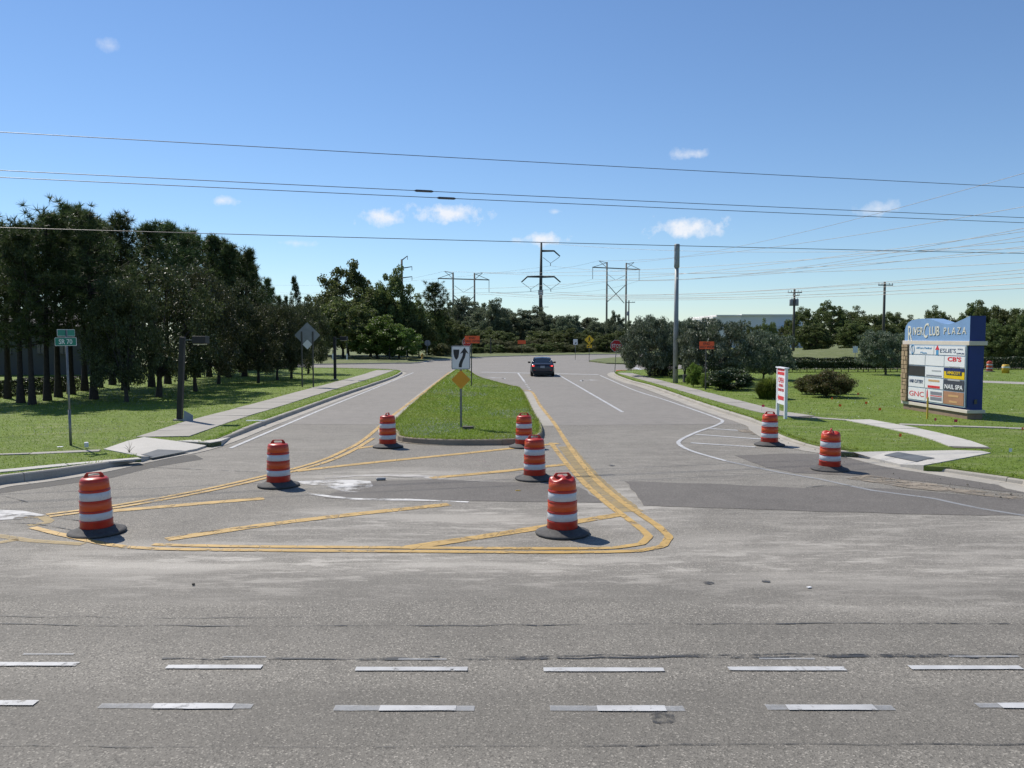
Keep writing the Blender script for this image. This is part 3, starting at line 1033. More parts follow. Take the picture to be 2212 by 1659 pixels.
def ramp_slab(ins, outer, label, pad):
    mb = MB()
    c = np.mean(ins + outer, 0)
    v = [(x, y, LZ + .02) for x, y in ins] + [(x, y, .068) for x, y in outer]
    n = len(v)
    base = [(x, y, -.02) for x, y, _ in v]
    mb.add(v + base, [tuple(range(n))] + [((i + 1) % n, i, n + i, n + (i + 1) % n) for i in range(n)])
    o = mb.obj('kerb_ramp', 'walk_new')
    bm = bmesh.new()
    bm.from_mesh(o.data)
    bmesh.ops.triangulate(bm, faces=[f for f in bm.faces if len(f.verts) > 4], ngon_method='BEAUTY')
    bmesh.ops.recalc_face_normals(bm, faces=bm.faces)
    bm.to_mesh(o.data)
    from mathutils.bvhtree import BVHTree
    t = BVHTree.FromBMesh(bm)
    pts = []
    pa = [np.array(p) for p in pad]
    for a_ in range(9):
        for b_ in range(9):
            u, v_ = a_ / 8, b_ / 8
            q = (pa[0] * (1 - u) + pa[1] * u) * (1 - v_) + (pa[3] * (1 - u) + pa[2] * u) * v_
            h = t.ray_cast(Vector((q[0], q[1], 1)), Vector((0, 0, -1)))[0]
            pts.append((q[0], q[1], (h.z if h else .06) + .012))
    bm.free()
    MB().add(pts, [(a_ * 9 + b_, a_ * 9 + b_ + 1, (a_ + 1) * 9 + b_ + 1, (a_ + 1) * 9 + b_) for a_ in range(8) for b_ in range(8)]).obj('tactile_pad', 'pad', o)
    tag(o, label, kind='structure')
    walk_polys.append(ins + outer)


ramp_slab(RLi, RLo, 'pale concrete kerb ramp beside the street name sign', GP([(303, 984), (341, 973.5), (408, 972), (330, 987)], .09))
ramp_slab(RRi, RRo, 'pale concrete kerb ramp in front of the plaza sign', GP([(1909, 986), (1941, 983), (2020, 996), (1980, 1001)], .08))
drv = sheet('driveway', GP([(2090, 821), (2230, 826), (2500, 832), (2500, 838), (2230, 831), (2090, 825)], .13), LZ + .006, 'walk')
tag(drv, 'grey driveway strip behind the plaza sign', kind='structure')
walk_polys.append(GP([(2090, 821), (2230, 826), (2500, 832), (2500, 838), (2230, 831), (2090, 825)], .13))


# ------------------------------------------------------------------ grass blades
def blades(poly, bbox, n, label, mat='blade', h=(.02, .05), w=.012, patch=None, z=LZ):
    """bbox in (1/y, x/y) space so that density follows apparent size"""
    y0, y1 = bbox[2], bbox[3]
    t = RNG.random(n * 2)
    yy = 1 / (1 / y1 + (1 / y0 - 1 / y1) * t ** .8)
    xx = bbox[0] + (bbox[1] - bbox[0]) * RNG.random(n * 2)
    p = np.stack([xx, yy], 1)
    k = inpoly(p, poly)
    for wp in walk_polys:
        k &= ~inpoly(p, wp)
    if patch is not None:
        f = np.sin(p[:, 0] * 1.7 + 1.3 * np.sin(p[:, 1] * .9)) + np.sin(p[:, 1] * .8 + p[:, 0] * .6 + 2) + .8 * np.sin(p[:, 0] * .55 - p[:, 1] * .37)
        k &= f + RNG.normal(0, .45, len(p)) > patch
    p = p[k][:n]
    m = len(p)
    a = RNG.random(m) * 2 * math.pi
    hh = h[0] + (h[1] - h[0]) * RNG.random(m)
    sc = np.clip(p[:, 1] / 25, .8, 2.2)
    hh *= np.clip(p[:, 1] / 30, .9, 1.3)
    ww = w * sc * (0.7 + .6 * RNG.random(m))
    lean = RNG.normal(0, .5, (m, 2)) * hh[:, None]
    v = np.zeros((m, 3, 3))
    v[:, 0, 0] = p[:, 0] - np.cos(a) * ww
    v[:, 0, 1] = p[:, 1] - np.sin(a) * ww
    v[:, 1, 0] = p[:, 0] + np.cos(a) * ww
    v[:, 1, 1] = p[:, 1] + np.sin(a) * ww
    v[:, :2, 2] = z - .005
    v[:, 2, 0] = p[:, 0] + lean[:, 0]
    v[:, 2, 1] = p[:, 1] + lean[:, 1]
    v[:, 2, 2] = z + hh
    o = np_mesh('grass', v.reshape(-1, 3), 3, mat)
    tag(o, label, 'grass', kind='stuff')


blades(poly_M, (-5.2, 1.2, 22.3, 75), 48000, 'green grass blades covering the median', z=.15)
blades(poly_M, (-5.2, 1.2, 22.3, 75), 9000, 'pale blades speckling the median grass', 'blade_pale', (.03, .06), .013, 1.0, z=.15)
blades(poly_L, (-30, -8.2, 14, 75), 75000, 'green grass blades on the lawn under the pines')
blades(poly_L, (-22, -8.2, 15, 28), 3000, 'pale blades speckling the lawn by the street name sign', 'blade_pale', (.03, .06), .012, 1.0)
blades(poly_R, (7.3, 45, 14.5, 72), 85000, 'green grass blades on the plaza lawn')
blades(poly_R, (8, 45, 17, 70), 3000, 'pale blades speckling the plaza lawn', 'blade_pale', (.03, .06), .014, 1.0)


def edge_tufts(P, d, i0, i1, n, label, LZ=LZ):
    Q = offset(P, d)[i0:i1]
    L = np.concatenate([[0], np.cumsum(np.linalg.norm(np.diff(Q, axis=0), axis=1))])
    s = RNG.random(n) * L[-1]
    p = np.stack([np.interp(s, L, Q[:, 0]), np.interp(s, L, Q[:, 1])], 1) + RNG.normal(0, .035, (n, 2))
    k_ = np.ones(n, bool)
    for wp in walk_polys:
        k_ &= ~inpoly(p, wp)
    p = p[k_]
    n = len(p)
    a = RNG.random(n) * 6.283
    hh = .03 + .07 * RNG.random(n)
    ww = .014
    v = np.zeros((n, 3, 3))
    v[:, 0, :2] = p - np.stack([np.cos(a), np.sin(a)], 1) * ww
    v[:, 1, :2] = p + np.stack([np.cos(a), np.sin(a)], 1) * ww
    v[:, :2, 2] = LZ + .005
    v[:, 2, :2] = p + RNG.normal(0, .06, (n, 2))
    v[:, 2, 2] = LZ + hh
    tag(np_mesh('grass', v.reshape(-1, 3), 3, 'blade'), label, 'grass', kind='stuff')


nM = len(KM)
edge_tufts(KM, .12, 0, nM, 9000, 'longer grass fringe along the median kerb', .15)
edge_tufts(KL, .20, 60, len(KL) - 260 if len(KL) > 520 else len(KL), 9000, 'longer grass fringe along the kerb by the pines')
edge_tufts(KR, -.20, 60, len(KR) - 120, 9000, 'longer grass fringe along the kerb by the plaza lawn')


# ------------------------------------------------------------------ vegetation prototypes
def leaf_quads(pos, size, rng, asp=.5, up=0.0, nrm=None):
    n = len(pos)
    d = rng.normal(0, 1, (n, 3))
    d[:, 2] += up
    d /= np.linalg.norm(d, axis=1)[:, None]
    e = rng.normal(0, 1, (n, 3))
    e -= (e * d).sum(1)[:, None] * d
    e /= np.linalg.norm(e, axis=1)[:, None]
    s = size * (.6 + .8 * rng.random(n))[:, None]
    v = np.zeros((n, 4, 3))
    v[:, 0] = pos - d * s * .5
    v[:, 1] = pos + e * s * asp * .5
    v[:, 2] = pos + d * s * .5
    v[:, 3] = pos - e * s * asp * .5
    return v.reshape(-1, 3)


def trunk_mesh(limbs, name, mat):
    mb = MB()
    for pts, rads, n in limbs:
        mb.tube(pts, rads, n, cap=False)
    me = bpy.data.meshes.new(name)
    me.from_pydata(mb.v, [], mb.f)
    me.materials.append(M[mat])
    me.polygons.foreach_set('use_smooth', [True] * len(me.polygons))
    return me


def pine_proto(seed, H=9.0, z0=.36, spread=1.5, conic=False, ntuft=6):
    r = np.random.default_rng(seed)
    limbs = []
    bend = r.normal(0, .12, 2)
    tp = [(bend[0] * (t ** 2) * 2, bend[1] * (t ** 2) * 2, H * t * .97) for t in np.linspace(0, 1, 9)]
    tr = [.15 * (1 - .82 * t) * (1 + .5 * math.exp(-t * 22)) for t in np.linspace(0, 1, 9)]
    limbs.append((tp, tr, 8))
    tufts = []
    nb = 52
    for i in range(nb):
        t = z0 + (1 - z0) * (i + r.random()) / nb
        z = H * t * .97
        q = (t - z0) / (1 - z0)
        if conic:
            ln = spread * (1.05 - q) ** .75 * (.75 + .5 * r.random())
        else:
            ln = spread * (.55 + .55 * math.sin(min(1, q * 1.25 + .15) * math.pi)) * (.6 + .7 * r.random()) * (1 if q < .92 else .55)
        a = r.random() * 6.283
        el = r.uniform(.0, .55) + .35 * q
        b0 = Vector((bend[0] * t * t * 2, bend[1] * t * t * 2, z))
        dv = Vector((math.cos(a) * math.cos(el), math.sin(a) * math.cos(el), math.sin(el)))
        p1 = b0 + dv * ln * .55 + Vector((0, 0, -.05 * ln))
        p2 = b0 + dv * ln + Vector((0, 0, .16 * ln))
        limbs.append(([b0, p1, p2], [.035 * (1.2 - q * .6), .02, .008], 4))
        for k in range(ntuft):
            s = .35 + .65 * r.random()
            p = b0.lerp(p1, s / .55) if s < .55 else p1.lerp(p2, (s - .55) / .45)
            tufts.append(np.array(p) + r.normal(0, .13 + .10 * ln / spread, 3))
        tufts.append(np.array(p2))
    for k in range(8):
        tufts.append(np.array([bend[0] * 2, bend[1] * 2, H * .97]) + r.normal(0, .12, 3))
    T = np.array(tufts)
    nn = 26
    n = len(T) * nn
    base = np.repeat(T, nn, 0)
    d = r.normal(0, 1, (n, 3))
    d[:, 2] += .45
    d /= np.linalg.norm(d, axis=1)[:, None]
    ln = (.26 + .18 * r.random(n))[:, None]
    e = np.cross(d, r.normal(0, 1, (n, 3)))
    e /= np.linalg.norm(e, axis=1)[:, None]
    v = np.zeros((n, 3, 3))
    v[:, 0] = base + e * .019
    v[:, 1] = base - e * .019
    v[:, 2] = base + d * ln
    return dict(H=H, W=spread * 2, trunk=trunk_mesh(limbs, 'pine_trunk', 'bark'), crown=np_mesh('pine_crown', v.reshape(-1, 3), 3, 'needle', 'mesh'))


def broad_proto(seed, H=6.0, W=6.0, z0=.22, nclump=60, per=190, leaf=.13, mat='oak', bark='bark_oak', asp=.5, up=0.0, shell=.55, flat=1.0, clump_r=.085, trunk_r=.16, amp=.45):
    r = np.random.default_rng(seed)
    limbs = []
    zc, rz, rx = H * (z0 + 1) / 2, H * (1 - z0) / 2, W / 2
    fork = H * (z0 + .10)
    limbs.append(([(0, 0, 0), (.05, .02, fork * .5), (.02, .05, fork)], [trunk_r * 1.25, trunk_r, trunk_r * .8], 8))
    LB = r.normal(0, 1, (9, 3))
    LB /= np.linalg.norm(LB, axis=1)[:, None]
    C = []
    while len(C) < nclump:
        q = r.normal(0, 1, 3)
        q /= np.linalg.norm(q)
        lobe = 1 + .9 * amp * (LB @ q).max() - .45 * amp
        q = q * lobe * ((shell + (1 - shell) * r.random()) ** .5 if r.random() > .1 else r.uniform(1.02, 1.16))
        if q[2] < -.85:
            continue
        C.append([q[0] * rx * .88, q[1] * rx * .88, zc + q[2] * rz * .88 * flat])
    C = np.array(C)
    for c in C[:14]:
        c0 = Vector((.02, .05, fork * r.uniform(.75, 1.05)))
        c1 = Vector(c)
        mid = c0.lerp(c1, .5) + Vector((0, 0, .12 * H * r.random()))
        limbs.append(([c0, mid, c1], [trunk_r * .5, trunk_r * .3, trunk_r * .08], 5))
    crad = clump_r * W * (.6 + .8 * r.random(nclump))
    cnt = (per * (crad / (clump_r * W)) ** 2).astype(int)
    base = np.repeat(C, cnt, 0)
    rr = np.repeat(crad, cnt)
    d = r.normal(0, 1, (len(base), 3))
    d /= np.linalg.norm(d, axis=1)[:, None]
    rad = r.random(len(base)) ** .45
    pos = base + d * (rr * rad)[:, None] * np.array([1, 1, .72])
    pos[:, 2] = np.maximum(pos[:, 2], .05 * H)
    return dict(H=H, W=W, trunk=trunk_mesh(limbs, 'tree_trunk', bark), crown=np_mesh('tree_crown', leaf_quads(pos, leaf, r, asp, up), 4, mat, 'mesh'))


def with_mat(p, mat):
    me = p['crown'].copy()
    me.materials.clear()
    me.materials.append(M[mat])
    return dict(H=p['H'], W=p['W'], trunk=p['trunk'], crown=me)


PINE = [pine_proto(1, 9, .34, 1.9), pine_proto(2, 9.0, .40, 1.7), pine_proto(3, 9.0, .28, 2.0), pine_proto(4, 9, .5, 1.8)]
CONE = [pine_proto(5, 9, .22, 2.0, True), pine_proto(6, 9, .18, 1.7, True)]
OAK = [broad_proto(21, 6, 6, .05, 210, 110, .15, amp=.8), broad_proto(22, 6, 5.6, .07, 200, 110, .15, amp=.9), broad_proto(23, 6, 6.4, .06, 220, 110, .15, amp=.8)]
TREE = [broad_proto(31, 8, 7, .02, 210, 90, .30, 'tree', shell=.35, amp=.6), broad_proto(32, 8, 6.5, .0, 220, 85, .28, 'tree', shell=.4, amp=.7), broad_proto(33, 8, 7.5, .10, 200, 90, .30, 'tree', shell=.45, amp=.6)]
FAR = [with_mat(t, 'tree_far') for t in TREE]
BRIGHT = [with_mat(t, 'tree_bright') for t in TREE[:2]]
SILV = [broad_proto(41, 4, 5, .02, 260, 110, .17, 'silver', asp=.34, up=1.4, shell=.35, trunk_r=.10, clump_r=.075, amp=.7), broad_proto(42, 4, 4.6, .10, 240, 110, .17, 'silver', asp=.34, up=1.4, shell=.4, trunk_r=.10, clump_r=.075, amp=.7)]
SCRUB = [broad_proto(51, 2.5, 3.6, .0, 90, 70, .20, 'scrub', up=.6, trunk_r=.04), broad_proto(52, 2.5, 3.2, .0, 90, 70, .20, 'tree', up=.3, trunk_r=.04), broad_proto(53, 2.5, 3.4, .0, 80, 80, .22, 'scrub', up=1.2, asp=.25, trunk_r=.04)]
BUSH = [broad_proto(61, 1.7, 2.0, .0, 130, 170, .10, 'bush_brown', asp=.3, up=.8, trunk_r=.03, clump_r=.12, shell=.3), broad_proto(62, 1.7, 2.0, .0, 120, 170, .10, 'hedge', asp=.45, up=.2, trunk_r=.03, clump_r=.12, shell=.3)]


def plant(kind, protos, px, dist, top_py, wpx, label, cat, group=None, base_z=0.1, x=None, i=None, part='crown'):
    p = protos[random.randrange(len(protos)) if i is None else i % len(protos)]
    X = XD(px, dist) if x is None else x
    Ht = ZT(top_py, dist) - base_z if top_py is not None else p['H']
    W = wpx * dist / FPX if wpx else p['W'] * Ht / p['H']
    root = empty(kind, (X, dist, base_z), random.random() * 6.283, label, cat, group)
    sc = (W / p['W'], W / p['W'], Ht / p['H'])
    for nm, me in (('trunk', p['trunk']), (part, p['crown'])):
        c = link(nm, me, None, root)
        c.scale = sc
    return root


# --- pine belt on the left
pines = [(-60, 36, 500), (12, 38, 492), (40, 35.5, 482), (65, 34.6, 500), (98, 36.8, 462), (122, 39, 470), (150, 41, 446), (180, 43.5, 478), (199, 37.5, 458), (211, 46.5, 478),
         (268, 44, 470), (240, 49, 490), (325, 47, 484), (360, 50, 482), (395, 54, 500), (425, 58, 498), (15, 50, 515)]
for k, (px, d, ty) in enumerate(pines):
    plant('pine_tree', PINE, px, d, ty, None, 'tall slash pine with bare dark trunk in the belt behind the street name sign', 'pine tree', 'pine trees of the belt')
cones = [(450, 59, 510), (476, 61, 515), (492, 58, 528), (527, 59.5, 538), (430, 66, 512), (468, 72, 520), (505, 74, 530), (540, 70, 552), (556, 78, 575), (572, 86, 602), (588, 95, 622), (602, 104, 640), (520, 66, 540)]
for k, (px, d, ty) in enumerate(cones):
    plant('pine_tree', CONE, px, d, ty, None, 'narrow pointed pine in the receding row past the dark lamp posts', 'pine tree', 'pointed pines of the row')
# --- live oaks in front of the pines
for k, (px, d, ty, w) in enumerate([(270, 36, 615, 150), (340, 39, 578, 205), (420, 43, 592, 165), (470, 50, 610, 130)]):
    plant('oak_tree', OAK, px, d, ty, w, ('glossy dark live oak standing closest to the street name sign', 'widest and tallest dark live oak in front of the pines', 'dark live oak directly behind the leaning path light', 'smaller dark live oak at the end of the big oak group')[k], 'oak tree', 'live oaks before the pines', i=k)
for k, (px, d, ty, w) in enumerate([(556, 51, 665, 110), (598, 54, 660, 100), (628, 56, 668, 100), (665, 64, 655, 80), (525, 60, 640, 110)]):
    plant('oak_tree', OAK, px, d, ty, w, 'small live oak behind the big diamond sign', 'oak tree', 'small live oaks by the diamond sign', i=k + 1)
# --- middle tree mass
L_MASS = 'broad green tree in the dense clump past the crossroad'
for k, (px, d, ty, w, pr) in enumerate([(752, 118, 586, 120, TREE), (705, 112, 640, 100, TREE), (800, 112, 625, 130, TREE), (848, 110, 598, 85, TREE), (740, 104, 655, 130, TREE), (880, 112, 650, 90, TREE), (690, 120, 668, 80, TREE), (925, 122, 668, 80, TREE), (955, 128, 680, 70, TREE), (905, 108, 690, 70, TREE)]):
    plant('broadleaf_tree', pr, px, d, ty, w, L_MASS, 'tree', 'trees of the middle clump', .3)
for k, (px, d, ty, w) in enumerate([(815, 101, 692, 110), (862, 100.5, 705, 90)]):
    plant('broadleaf_tree', BRIGHT, px, d, ty, w, 'fresher green young tree at the foot of the clump', 'tree', 'fresh green trees of the clump', .3)
for k, (px, d, ty, w, pr, lab) in enumerate([(940, 122, 612, 58, PINE, 'lone round-headed pine beside the wooden transmission frame'), (643, 112, 598, 34, CONE, 'slender pine spire rising behind the small oaks'), (615, 118, 640, 28, CONE, 'short thin pine spire beside the taller spire')]):
    plant('pine_tree', pr, px, d, ty, w * 1.3, lab, 'pine tree', None, .3, i=3 if pr is PINE else 1)
# --- background line
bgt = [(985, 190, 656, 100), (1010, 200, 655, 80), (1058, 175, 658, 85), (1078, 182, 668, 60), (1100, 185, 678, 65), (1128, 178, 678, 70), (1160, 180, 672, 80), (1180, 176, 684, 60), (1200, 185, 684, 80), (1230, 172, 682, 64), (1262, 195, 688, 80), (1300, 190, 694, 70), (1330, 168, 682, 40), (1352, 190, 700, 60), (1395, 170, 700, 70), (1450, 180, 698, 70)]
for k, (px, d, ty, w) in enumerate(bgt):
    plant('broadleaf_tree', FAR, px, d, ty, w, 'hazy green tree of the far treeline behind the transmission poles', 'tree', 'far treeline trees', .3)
for k, (px, d, ty, w) in enumerate([(985, 158, 700, 70), (1040, 155, 712, 70), (1085, 150, 716, 70), (1180, 156, 715, 80), (1225, 150, 715, 60), (1270, 155, 718, 60), (1345, 150, 715, 60), (1310, 146, 722, 50)]):
    plant('broadleaf_tree', TREE, px, d, ty, w, 'low bushy tree in the thicket before the far treeline', 'tree', 'thicket trees', .3)
random.seed(19)
for k in range(44):
    px = 935 + 470 * (k + .5 * random.random()) / 44
    far = k % 2
    dist = 128 + (px - 935) * .055 + far * 9 + random.uniform(-1.5, 1.5) - (12 if px < 960 else 0)
    ty = random.uniform(738, 752) if not far else random.uniform(728, 742)
    plant('scrub_bush', SCRUB, px, dist, ty, random.uniform(38, 62), 'tawny scrub bush in the thicket along the far verge', 'bush', 'scrub bushes along the verge', .25, i=random.randrange(3))
# --- right background trees
for k, (px, d, ty, w) in enumerate([(1740, 135, 675, 70), (1785, 138, 664, 80), (1835, 140, 672, 80), (1875, 134, 682, 70), (1925, 136, 676, 70), (1965, 132, 690, 60), (1760, 128, 700, 70), (1850, 128, 700, 80), (1905, 128, 700, 70), (1700, 150, 700, 50)]):
    plant('broadleaf_tree', TREE, px, d, ty, w, 'bushy tree of the dark row behind the grass mound', 'tree', 'trees behind the mound', .4)
for k, (px, d, ty, w) in enumerate([(2020, 112, 672, 60), (2060, 105, 690, 70), (2100, 96, 666, 80), (2135, 92, 664, 70), (2175, 90, 672, 80), (2215, 88, 668, 90), (2150, 84, 700, 80), (2205, 82, 690, 70), (2260, 85, 670, 90), (1990, 100, 700, 50)]):
    plant('broadleaf_tree', TREE, px, d, ty, w, 'shaggy green tree in the row behind the plaza sign', 'tree', 'trees behind the plaza sign', .2)
for k, (px, d, ty, w) in enumerate([(1628, 96, 704, 40), (1660, 94, 698, 38)]):
    plant('broadleaf_tree', TREE, px, d, ty, w, 'small round dark tree in front of the warehouse', 'tree', 'small trees before the warehouse', .2)
# --- silver buttonwoods
for k, (px, d, ty, w, lab) in enumerate([(1405, 60, 686, 115, 'silver leaved buttonwood tree spreading behind the tall grey pole'), (1550, 50, 690, 150, 'large silver buttonwood with foliage to the ground behind the orange sign'),
                                          (1650, 55, 717, 110, 'silver buttonwood leaning over the trimmed hedge'), (1480, 62, 690, 90, 'silver buttonwood between the two larger buttonwoods')]):
    plant('buttonwood_tree', SILV, px, d, ty, w, lab, 'tree', None, LZ, i=k)
plant('buttonwood_tree', SILV, 1915, 62, 715, 95, 'lone silver buttonwood beside the hedge and the white sign', 'tree', None, LZ, i=1)
# --- shrubs on the right lawn
plant('shrub', BUSH, 1790, 39, 803, 92, 'large rounded bronze green shrub behind the open sign', 'shrub', None, LZ, i=0)
plant('shrub', BUSH, 1745, 41, 812, 50, 'small bronze green shrub nestled against the larger one', 'shrub', None, LZ, i=0)
plant('shrub', BUSH, 1826, 41, 822, 30, 'little dark shrub at the end of the bronze shrub', 'shrub', None, LZ, i=1)
plant('shrub', [with_mat(BUSH[0], 'bush_green')], 1500, 47, 788, 32, 'bright lime green shrub beside the utility pedestal', 'shrub', None, LZ)
plant('shrub', [with_mat(BUSH[0], 'bush_green')], 1528, 46, 808, 26, 'low lime green shrub at the orange sign post', 'shrub', None, LZ)
plant('shrub', BUSH, 1580, 44.5, 800, 95, 'dark clipped shrub under the large buttonwood', 'shrub', None, LZ, i=1)


def grass_clump(px, base_py, h, w, n, label):
    x, y = G(px, base_py, LZ)
    r = np.random.default_rng(5)
    root = empty('grass_clump', (x, y, LZ), 0, label, 'grass clump')
    a = r.random(n) * 6.283
    rad = w * .32 * r.random(n)
    b = np.stack([np.cos(a) * rad, np.sin(a) * rad, np.zeros(n)], 1)
    out = np.stack([np.cos(a), np.sin(a), np.zeros(n)], 1) * (w * .5 * r.random(n) ** .7)[:, None]
    hh = h * (.6 + .4 * r.random(n))
    hh = hh * (1 - .55 * np.clip(np.linalg.norm(out, axis=1) / (w * .5), 0, 1) ** 2)
    e = np.stack([-np.sin(a), np.cos(a), np.zeros(n)], 1) * .012
    mid = b + out * .4
    mid[:, 2] = hh * .75
    tip = b + out * 1.05
    tip[:, 2] = hh * (.65 + .35 * r.random(n))
    v = np.stack([b - e, b + e, mid + e, mid - e, mid - e, mid + e, tip, tip], 1)
    np_mesh('leaves', v.reshape(-1, 3), 4, 'bush_green', root)


grass_clump(1660, 861, 1.2, 1.3, 4500, 'lime green ornamental grass clump behind the open sign')


def hedge(path, w, h, n, label, stems, leaf=.07, z=LZ, clear=.0, mat='hedge'):
    P = catmull(path, .3)
    L = np.concatenate([[0], np.cumsum(np.linalg.norm(np.diff(P, axis=0), axis=1))])
    r = np.random.default_rng(len(label))
    s = r.random(n) * L[-1]
    nr = normals2(P)
    c = np.stack([np.interp(s, L, P[:, 0]), np.interp(s, L, P[:, 1])], 1)
    q = np.stack([np.interp(s, L, nr[:, 0]), np.interp(s, L, nr[:, 1])], 1)
    u = np.clip(r.normal(0, .6, n), -1, 1) * w / 2
    face = r.random(n)
    u = np.where(face < .45, np.sign(u) * w / 2 * (.9 + .15 * r.random(n)), u)
    hv = 1 + .06 * np.sin(s * 1.3) + .04 * np.sin(s * 3.7)
    zz = np.where(face > .6, h * hv * (.93 + .1 * r.random(n)), clear + (h - clear) * r.random(n))
    pos = np.concatenate([c + q * u[:, None], (zz + z)[:, None]], 1)
    root = empty('hedge', (P[0, 0], P[0, 1], z), 0, label, 'hedge')
    pos -= np.array([P[0, 0], P[0, 1], z])
    np_mesh('foliage', leaf_quads(pos, leaf, r, .55, .3), 4, mat, root)
    mb = MB()
    for k in range(stems):
        i = int((k + .5) / stems * (len(P) - 1))
        x, y = P[i] - P[0] + r.normal(0, .05, 2)
        mb.tube([(x, y, -.02), (x + r.normal(0, .05), y, h * .7)], [.035, .02], 5)
    mb.obj('stems', 'bark_oak', root)


hedge([G(-160, 868, LZ), G(-60, 862, LZ), G(0, 856, LZ), G(90, 849, LZ), G(165, 841, LZ)], .8, .74, 26000, 'clipped pale topped hedge behind the pine trunks', 24, .075)
hedge([(18, 66.5), (25, 67.2), (33, 67.6), (37.2, 67.9)], 1.2, .85, 42000, 'long clipped dark hedge on bare stems along the driveway', 34, .12, clear=.36)
hedge([(24, 71.6), (34, 72.1), (46, 72.6)], 1.0, 1.0, 30000, 'second clipped hedge behind the driveway below the mound', 30, .13, clear=.1)
hedge([G(1408, 811, LZ), G(1430, 812, LZ), G(1452, 813, LZ)], 1.1, .78, 9000, 'short dark hedge block behind the tall grey pole', 8, .08)
hedge([(44, 74.5), (52, 75), (62, 75.5)], .9, .9, 16000, 'dark hedge past the plaza sign by the yellow bollard', 20, .10, clear=.1)


# ------------------------------------------------------------------ traffic drums
def body_profile():
    return [(.205, .06), (.232, .062), (.235, .075), (.231, .19), (.236, .197), (.236, .208), (.226, .214),
            (.224, .335), (.232, .342), (.232, .356), (.222, .362), (.219, .492), (.227, .499), (.227, .512), (.216, .518),
            (.213, .648), (.221, .656), (.221, .670), (.208, .678), (.202, .800), (.196, .828), (.178, .848), (.10, .862), (.0, .866)]


def prof_r(z):
    p = body_profile()
    for (r0, z0), (r1, z1) in zip(p, p[1:]):
        if z0 <= z <= z1:
            return r0 + (r1 - r0) * (z - z0) / max(1e-6, z1 - z0)
    return .2


def make_drum(dent=0.0, seed=0):
    root = empty('traffic_drum', (0, 0, 0))
    r = np.random.default_rng(seed)
    mb = MB().lathe(body_profile(), 36)
    ph = r.random(4) * 6
    if dent:
        for i, (x, y, z) in enumerate(mb.v):
            if z > .79:
                a = math.atan2(y, x)
                k = dent * (z - .79) / .07
                mb.v[i] = (x * (1 - .05 * k * math.sin(3 * a + ph[0])), y * (1 - .05 * k), z + .025 * k * math.sin(4 * a + ph[1]) * (1 if math.hypot(x, y) > .05 else 0))
    mb.obj('body', 'orange', root, True)
    for z0, z1, mt in ((.686, .795, 'orange_band'), (.366, .488, 'orange_band')):
        MB().lathe([(prof_r(z0) + .0005, z0), (prof_r(z0) + .003, z0 + .002), (prof_r(z1) + .003, z1 - .002), (prof_r(z1) + .0005, z1)], 36).obj('orange_band', mt, root, True)
    for z0, z1 in ((.522, .642), (.220, .330)):
        MB().lathe([(prof_r(z0) + .0005, z0), (prof_r(z0) + .003, z0 + .002), (prof_r(z1) + .003, z1 - .002), (prof_r(z1) + .0005, z1)], 36).obj('white_band', 'white_band', root, True)
    # handle: upright plate with a slot, in the local XZ plane
    out = [(-.155, .835), (.155, .835), (.125, .905), (.10, .93), (-.10, .93), (-.125, .905)]
    hole = [(-.075, .872), (.075, .872), (.07, .91), (-.07, .91)]
    mbh = MB()
    t = .013
    ring_o = [(-.155, .835), (.155, .835), (.128, .90), (.10, .93), (-.10, .93), (-.128, .90)]
    idx_i = [(-.075, .872), (.075, .872), (.08, .89), (.07, .912), (-.07, .912), (-.08, .89)]
    n = 6
    vs = [(x, -t, z) for x, z in ring_o] + [(x, -t, z) for x, z in idx_i] + [(x, t, z) for x, z in ring_o] + [(x, t, z) for x, z in idx_i]
    fs = []
    for i in range(n):
        j = (i + 1) % n
        fs += [(i, j, n + j, n + i), (2 * n + j, 2 * n + i, 3 * n + i, 3 * n + j), (j, i, 2 * n + i, 2 * n + j), (n + i, n + j, 3 * n + j, 3 * n + i)]
    mbh.add(vs, fs).obj('handle', 'orange', root, bevel=.004)
    MB().lathe([(.225, .0), (.41, .0), (.417, .012), (.41, .03), (.36, .045), (.30, .062), (.262, .095), (.245, .098), (.232, .09), (.225, .06), (.225, 0)], 40).obj('base_ring', 'rubber', root, True)
    return root


d_a, d_b = make_drum(0, 1), make_drum(1.0, 2)
drums = [(210, 1151, .35, 0, 'traffic drum at the pointed end of the yellow hatched area beside the white spill', 2.2),
         (602, 1050, .1, 0, 'traffic drum on the double yellow line opposite the kerb ramp of the pine side', 0),
         (838, 966, 1.35, 0, 'traffic drum at the median corner, its top handle seen edge on', -1.5),
         (1132, 966, .05, 0, 'traffic drum at the median kerb half hidden behind another drum', 0),
         (1155, 1035, .15, 0, 'traffic drum standing directly in front of another drum near the median kerb', .8),
         (1215, 1153, .12, 1, 'traffic drum with crumpled top inside the rounded corner of the double yellow lines', .6),
         (1662, 962, -.1, 0, 'traffic drum on the white hatching in front of the white open sign', -.6),
         (1792, 1015, 1.1, 1, 'traffic drum on the dark asphalt patch beside the eroded grass edge', 2.0),
         (2137, 806, .5, 0, 'small distant traffic drum next to the yellow bollard behind the plaza sign', 0)]
used = set()
for px, py, rz, ty, lab, tilt in drums:
    src = d_b if ty else d_a
    o = src if ty not in used else copy_tree(src)
    used.add(ty)
    x, y = G(px, py)
    o.location = (x, y, .012 if py > 900 else LZ)
    o.rotation_euler = (math.radians(tilt * .5), math.radians(-tilt * .6), rz)
    tag(o, lab, 'traffic drum', 'orange and white traffic drums')
AX, AY, AN = Vector((1, 0, 0)), Vector((0, 0, 1)), Vector((0, -1, 0))


